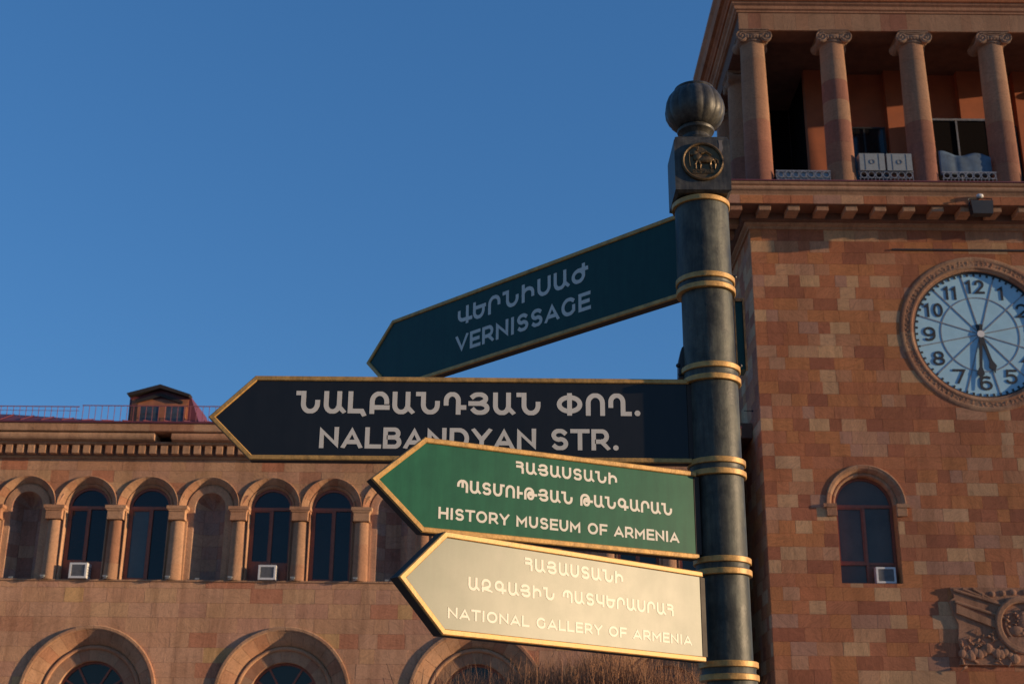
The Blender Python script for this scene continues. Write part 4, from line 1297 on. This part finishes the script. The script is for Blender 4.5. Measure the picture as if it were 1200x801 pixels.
# ================================================================== SIGNPOST
SP = empty('signpost', 'dark iron signpost with gold rings, lobed finial and four pointed direction signs', 'signpost', (0.6, 3.8, 0))
def px(z): return 0.6 + (z - 2.75) * -0.016
def signpost():
    P = SP
    sec = [(1.0, 1.975, .070), (1.975, 2.255, .071), (2.255, 2.545, .0745), (2.545, 2.835, .0765), (2.835, 3.125, .0775), (3.125, 3.41, .0835)]
    zb = 0
    q = MB(); q.lathe([(.16, 0), (.16, .05), (.12, .12), (.11, .5), (.085, .6), (.08, 1.0)], px(1.0), 3.8, 40); q.build('pole_base', M['pole'], P, True)
    for a, b, r in sec:
        q = MB(); q.lathe([(r, a), (r, (a + b) / 2), (r, b)], px((a + b) / 2), 3.8, 48)
        q.build('pole_section', M['pole'], P, True)
    # gold rings in pairs with a dark neck between
    for z1, z2, r in ((3.148, 3.115, .0905), (2.862, 2.825, .0885), (2.574, 2.540, .0855), (2.288, 2.254, .083), (2.000, 1.965, .083), (3.404, None, .0905)):
        for z in (z1, z2):
            if z is None: continue
            q = MB(); hh = 0.0085
            q.lathe([(r - .024, z - hh), (r - .002, z - hh), (r, z - hh + .0015), (r, z + hh - .0015), (r - .002, z + hh), (r - .024, z + hh)], px(z), 3.8, 56)
            q.build('gold_ring', M['gold'], P, True)
        if z2:
            q = MB(); q.lathe([(r - .006, z2 + .0075), (r - .008, (z1 + z2) / 2), (r - .006, z1 - .0075)], px(z1), 3.8, 48); q.build('ring_neck', M['pole'], P, True)
            if z1 < 2.7: continue
            q = MB(); xb_, yb_ = px(z1) + (r + .001) * math.cos(R(-14)), 3.8 + (r + .001) * math.sin(R(-14))
            q.blob((xb_, yb_, z1 + .014), .006); q.tube([(xb_ - .002, yb_, z1 + .008), (xb_ - .002, yb_, z1 + .018)], .004)
            q.build('bolt', M['black'], P, True)
    # square box
    bx = px(3.5)
    q = MB(); s = .0865
    def sq(z, s_): return [(bx - s_, 3.8 - s_, z), (bx + s_, 3.8 - s_, z), (bx + s_, 3.8 + s_, z), (bx - s_, 3.8 + s_, z)]
    lv = [(3.420, s - .010), (3.427, s), (3.598, s), (3.604, s - .004), (3.610, s - .004), (3.616, s - .012)]
    vs = [p for z, s_ in lv for p in sq(z, s_)]
    fs = [(0, 3, 2, 1)] + [(j * 4 + i, j * 4 + (i + 1) % 4, (j + 1) * 4 + (i + 1) % 4, (j + 1) * 4 + i) for j in range(len(lv) - 1) for i in range(4)] + [tuple(range(len(lv) * 4 - 4, len(lv) * 4))]
    q.raw(vs, fs); box = q.build('box', M['finial'], P)
    # medallion with lion and name band
    my = 3.8 - s; mz = 3.522; mx = bx
    q = MB(); q.arc([(.0665, my - .001), (.0655, my - .007), (.061, my - .009), (.057, my - .007), (.056, my - .001)], mx, mz, 0, 360, 40)
    med = q.build('medallion', M['bronze'], P, True)
    q = MB(); q.prism([(mx + .057 * math.cos(R(a)), mz + .057 * math.sin(R(a))) for a in range(0, 360, 10)], my - .0025, my - .0002); q.build('disc', M['bronze'], med)
    q = MB()
    def L(x, z): return (mx + x * 1.15, my - .006, mz + z * 1.15)
    # walking lion facing left
    q.blob(L(.008, .004), .019, 1.45, .35, .62, 12, 8)
    q.blob(L(-.014, .012), .014, 1.0, .4, 1.15, 12, 8)
    q.blob(L(-.020, .022), .010, 1.0, .5, .95, 10, 8)
    q.blob(L(-.029, .019), .005, 1.2, .6, .8)
    for pts in ([(-.016, 0), (-.020, -.012), (-.019, -.024)], [(-.010, 0), (-.006, -.012), (-.009, -.024)], [(.022, .002), (.020, -.012), (.024, -.024)], [(.030, .002), (.034, -.010), (.031, -.024)]):
        q.tube([L(*p) for p in pts], .0045, 6, .003)
    q.tube([L(.032, .006), L(.040, .002), L(.041, -.008)], .003, 6, .002)
    q.tube([L(-.014, .030), L(-.012, .040), L(-.012, .044)], .003, 6, .002)
    q.tube([L(-.036, .026), L(-.036, .0), L(-.034, -.016)], .002, 6)
    q.tube([L(-.004, .022), L(.010, .028), L(.024, .018)], .004, 6, .002)
    q.build('lion', M['bronze'], med, True)
    q = MB(); q.prism([(mx - .034, mz - .042), (mx + .034, mz - .042), (mx + .040, mz - .026), (mx - .040, mz - .026)], my - .0045, my - .0026); q.build('name_band', M['bronze'], med)
    q = MB(); text_mesh(q, 'ԵՐԵՎԱՆ', mx - .032, mx + .032, mz - .0395, .011, my - .0045, w=.2, thick=.0015); q.build('lettering', M['bronze'], med)
    q = MB(); q.prism([(bx + .052, 3.560), (bx + .060, 3.553), (bx + .066, 3.570), (bx + .063, 3.590), (bx + .066, 3.5975), (bx + .052, 3.5975), (bx + .054, 3.585)], my - .0008, my - .0001)
    q.build('paint_drip', M['drip'], box)
    # finial: neck and gadrooned bulb
    fx = px(3.75)
    q = MB(); q.lathe([(.064, 3.6150), (.066, 3.6236), (.060, 3.6322), (.046, 3.6408), (.043, 3.6546), (.050, 3.6632), (.058, 3.6683), (.060, 3.6752), (.055, 3.6821), (.050, 3.6847)], fx, 3.8, 48)
    fin = q.build('finial', M['finial'], P, True)
    prof = [(.052, 3.6821), (.070, 3.6924), (.084, 3.7079), (.0925, 3.7277), (.0945, 3.7492), (.091, 3.7724), (.083, 3.7939), (.071, 3.8111), (.060, 3.8197), (.045, 3.8248), (.02, 3.8274)]
    def lob(a, z):
        t = max(0.0, min(1.0, (z - 3.6821) / .03)) * max(0.0, min(1.0, (3.8266 - z) / .03))
        return 1 + .055 * t * (abs(math.sin(a * 7 + .35)) ** 0.7 - .6)
    q = MB(); q.lathe(prof, fx, 3.8, 168, rf=lob)
    bm_ = q.mesh('bulb', M['finial'])
    for p_ in bm_.polygons: p_.use_smooth = True
    place(bm_, 'bulb', fin)
    q = MB(); q.lathe([(.062, 3.8128), (.066, 3.8180), (.064, 3.8248), (.055, 3.8300), (.03, 3.8326)], fx, 3.8, 48); q.build('cap', M['finial'], fin, True)
    # short blank plate on the right and clamp on the left
    q = MB(); q.box(px(3) + .083, px(3) + .112, 3.80, 3.86, 2.872, 3.095); pl = q.build('blank_plate', M['green_dark'], P)
    q = MB(); q.box(px(3) + .108, px(3) + .114, 3.795, 3.80, 2.868, 3.10); q.box(px(3) + .080, px(3) + .085, 3.795, 3.80, 2.868, 3.10); q.box(px(3) + .086, px(3) + .107, 3.795, 3.80, 3.09, 3.10); q.build('frame', M['bronze'], pl)
    q = MB(); q.prism([(px(3) - .094, 2.845), (px(3) - .07, 2.845), (px(3) - .07, 2.95), (px(3) - .082, 2.94), (px(3) - .092, 2.90)], 3.80, 3.84)
    q.blob((px(3) - .095, 3.80, 2.882), .007); q.blob((px(3) - .090, 3.80, 2.855), .006)
    q.build('clamp', M['black'], P)

def sign(psi, zt, zb, ush, utip, uend, face, lines, label, fwd=0.0):
    ps = R(psi)
    par = bpy.data.objects.new('sign_root', None)
    zm = (zt + zb) / 2
    out = [(utip, zm), (ush, zb), (uend, zb), (uend, zt), (ush, zt)]
    def inset(d, d_end):
        # offset the arrow outline inwards
        dx, dz = ush - utip, (zt - zb) / 2
        ln = math.hypot(dx, dz)
        tipi = utip + d * ln / dz
        shi = utip + d * ln / dz + (dx) * ((dz - d) / dz)
        return [(tipi, zm), (shi, zb + d), (uend - d_end, zb + d), (uend - d_end, zt - d), (shi, zt - d)]
    yf = -0.012 - fwd
    b = MB(); b.prism(out, yf + .001, yf + .034)
    body = b.build('direction_sign', M['slab'], SP)
    body['label'] = label
    body.location = (0, 0, 0); body.rotation_euler = (0, 0, ps)
    w = .0145
    i1 = inset(w, .008)
    f = MB(); f.prism(i1, yf - .001, yf + .002); f.build('face', face, body)
    fr = MB()
    o2 = out; i2 = inset(w, .0)
    i2[2] = (uend, zb + w); i2[3] = (uend, zt - w)
    n = 5
    for k in (0, 1, 3, 4):
        a, b_, c, d = o2[k], o2[(k + 1) % n], i2[(k + 1) % n], i2[k]
        y0, y1 = yf - .0065, yf + .0008
        ch = .0025
        m1 = [(a[0] + (d[0] - a[0]) * .16, a[1] + (d[1] - a[1]) * .16), (b_[0] + (c[0] - b_[0]) * .16, b_[1] + (c[1] - b_[1]) * .16),
              (c[0] + (b_[0] - c[0]) * .16, c[1] + (b_[1] - c[1]) * .16), (d[0] + (a[0] - d[0]) * .16, d[1] + (a[1] - d[1]) * .16)]
        vs = [(p[0], y1, p[1]) for p in (a, b_, c, d)] + [(p[0], y0 + ch, p[1]) for p in (a, b_, c, d)] + [(p[0], y0, p[1]) for p in m1]
        fr.raw(vs, [(0, 1, 5, 4), (1, 2, 6, 5), (2, 3, 7, 6), (3, 0, 4, 7), (4, 5, 9, 8), (5, 6, 10, 9), (6, 7, 11, 10), (7, 4, 8, 11), (8, 9, 10, 11)])
    fr.build('frame', M['gold'], body)
    e = MB(); e.box(uend - .006, uend + .012, yf - .002, yf + .03, zb + w, zt - w); e.build('end_channel', M['slab'], body)
    for s, u0, u1, base, cap in lines:
        q = MB(); text_mesh(q, s, u0, u1, base, cap, yf - .001, thick=.0006)
        q.build('lettering', M['ink_glare'] if psi > 30 else M['ink'], body)
    bpy.data.objects.remove(par)
    return body
def all_signs():
    sign(-45, 3.409, 3.126, -1.49, -1.64, -.078, M['green_dark'],
         [('ՎԵՐՆԻՍԱԺ', -1.117, -.482, 3.292, .068), ('VERNISSAGE', -1.125, -.471, 3.187, .065)], 'dark green top sign reading VERNISSAGE')
    sign(0, 2.827, 2.571, -1.361, -1.491, -.074, M['navy'],
         [('ՆԱԼԲԱՆԴՅԱՆ ՓՈՂ.', -1.233, -.221, 2.713, .069), ('NALBANDYAN STR.', -1.160, -.287, 2.608, .064)], 'near black sign reading NALBANDYAN STR.', 0.02)
    sign(24.5, 2.540, 2.287, -.922, -1.065, -.086, M['green'],
         [('ՀԱՅԱՍՏԱՆԻ', -.655, -.344, 2.474, .033), ('ՊԱՏՄՈՒԹՅԱՆ ԹԱՆԳԱՐԱՆ', -.825, -.168, 2.404, .034), ('HISTORY MUSEUM OF ARMENIA', -.876, -.149, 2.328, .031)], 'green sign reading HISTORY MUSEUM OF ARMENIA', 0.010)
    sign(37.5, 2.250, 2.003, -.968, -1.097, -.090, M['green_glare'],
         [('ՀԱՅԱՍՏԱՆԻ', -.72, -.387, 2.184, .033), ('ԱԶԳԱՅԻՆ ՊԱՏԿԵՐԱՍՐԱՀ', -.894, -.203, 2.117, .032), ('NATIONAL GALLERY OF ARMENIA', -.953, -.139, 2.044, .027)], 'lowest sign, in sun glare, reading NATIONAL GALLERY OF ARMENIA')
under(SP, signpost)
all_signs()

# ================================================================== bare shrub in front of the wing
def shrub():
    t = empty('bare_shrub', 'leafless brown twiggy shrub top below the lowest sign', 'shrub', (0.75, 13, 0))
    rg = random.Random(17)
    b = MB()
    tops = []
    for k in range(26):
        x = rg.uniform(-1.6, 1.5)
        pts = [(x * 0.25, rg.uniform(-.2, .2), 0), (x * 0.6, rg.uniform(-.3, .3), 1.0), (x * 0.9, rg.uniform(-.5, .5), 2.0), (x, rg.uniform(-.6, .6), 2.55)]
        b.tube(pts, .04, 6, .012)
    for k in range(170):
        x = rg.uniform(-1.7, 1.4); y = rg.uniform(-.7, .7)
        z1 = rg.uniform(2.6, 2.98); dx = rg.gauss(0, .12)
        b.tube([(x, y, 2.0), (x + dx * .4, y, 2.0 + (z1 - 2.0) * .5), (x + dx, y + rg.gauss(0, .08), z1)], rg.uniform(.008, .014), 5, .003)
    b.build('branches', M['bark'], t, True)
    q = MB()
    for k in range(5200):
        x = rg.uniform(-1.85, 1.55); y = rg.uniform(-.8, .8)
        e = 1 - max(0, abs(x + .1) / 2.0) ** 2.2 * 0.25
        top = (2.98 + .10 * math.sin(x * 3.1 + 1) + .05 * math.sin(x * 9)) * e ** 0.5 + rg.gauss(0, .07) - 0.04 * (y ** 2)
        top = top - max(0, -0.9 - x) * 0.25
        z0 = top - rg.uniform(.35, .9)
        lx, ly = rg.gauss(0, .06), rg.gauss(0, .06)
        w = rg.uniform(.0022, .0042)
        p0, p1, p2 = Vector((x, y, z0)), Vector((x + lx * .5, y + ly * .5, (z0 + top) / 2)), Vector((x + lx * 1.3, y + ly * 1.3, top))
        a = rg.uniform(0, 3.14); s = Vector((math.cos(a), math.sin(a), 0)) * w; s2 = Vector((-math.sin(a), math.cos(a), 0)) * w
        vs = [p0 + s, p0 - s * .5 + s2 * .87, p0 - s * .5 - s2 * .87, p1 + s * .8, p1 - s * .4 + s2 * .7, p1 - s * .4 - s2 * .7, p2]
        q.raw(vs, [(0, 1, 4, 3), (1, 2, 5, 4), (2, 0, 3, 5), (3, 4, 6), (4, 5, 6), (5, 3, 6)])
        for c in range(rg.randint(1, 3)):
            f = rg.uniform(.2, .9); pb = p0.lerp(p2, f); d = Vector((rg.gauss(0, .05), rg.gauss(0, .05), rg.uniform(.06, .16)))
            q.face([pb - s * .5, pb + s * .5, pb + d])
    o = q.build('twigs', M['twig'], t); o['kind'] = 'stuff'
shrub()
print('objects', len(bpy.data.objects))
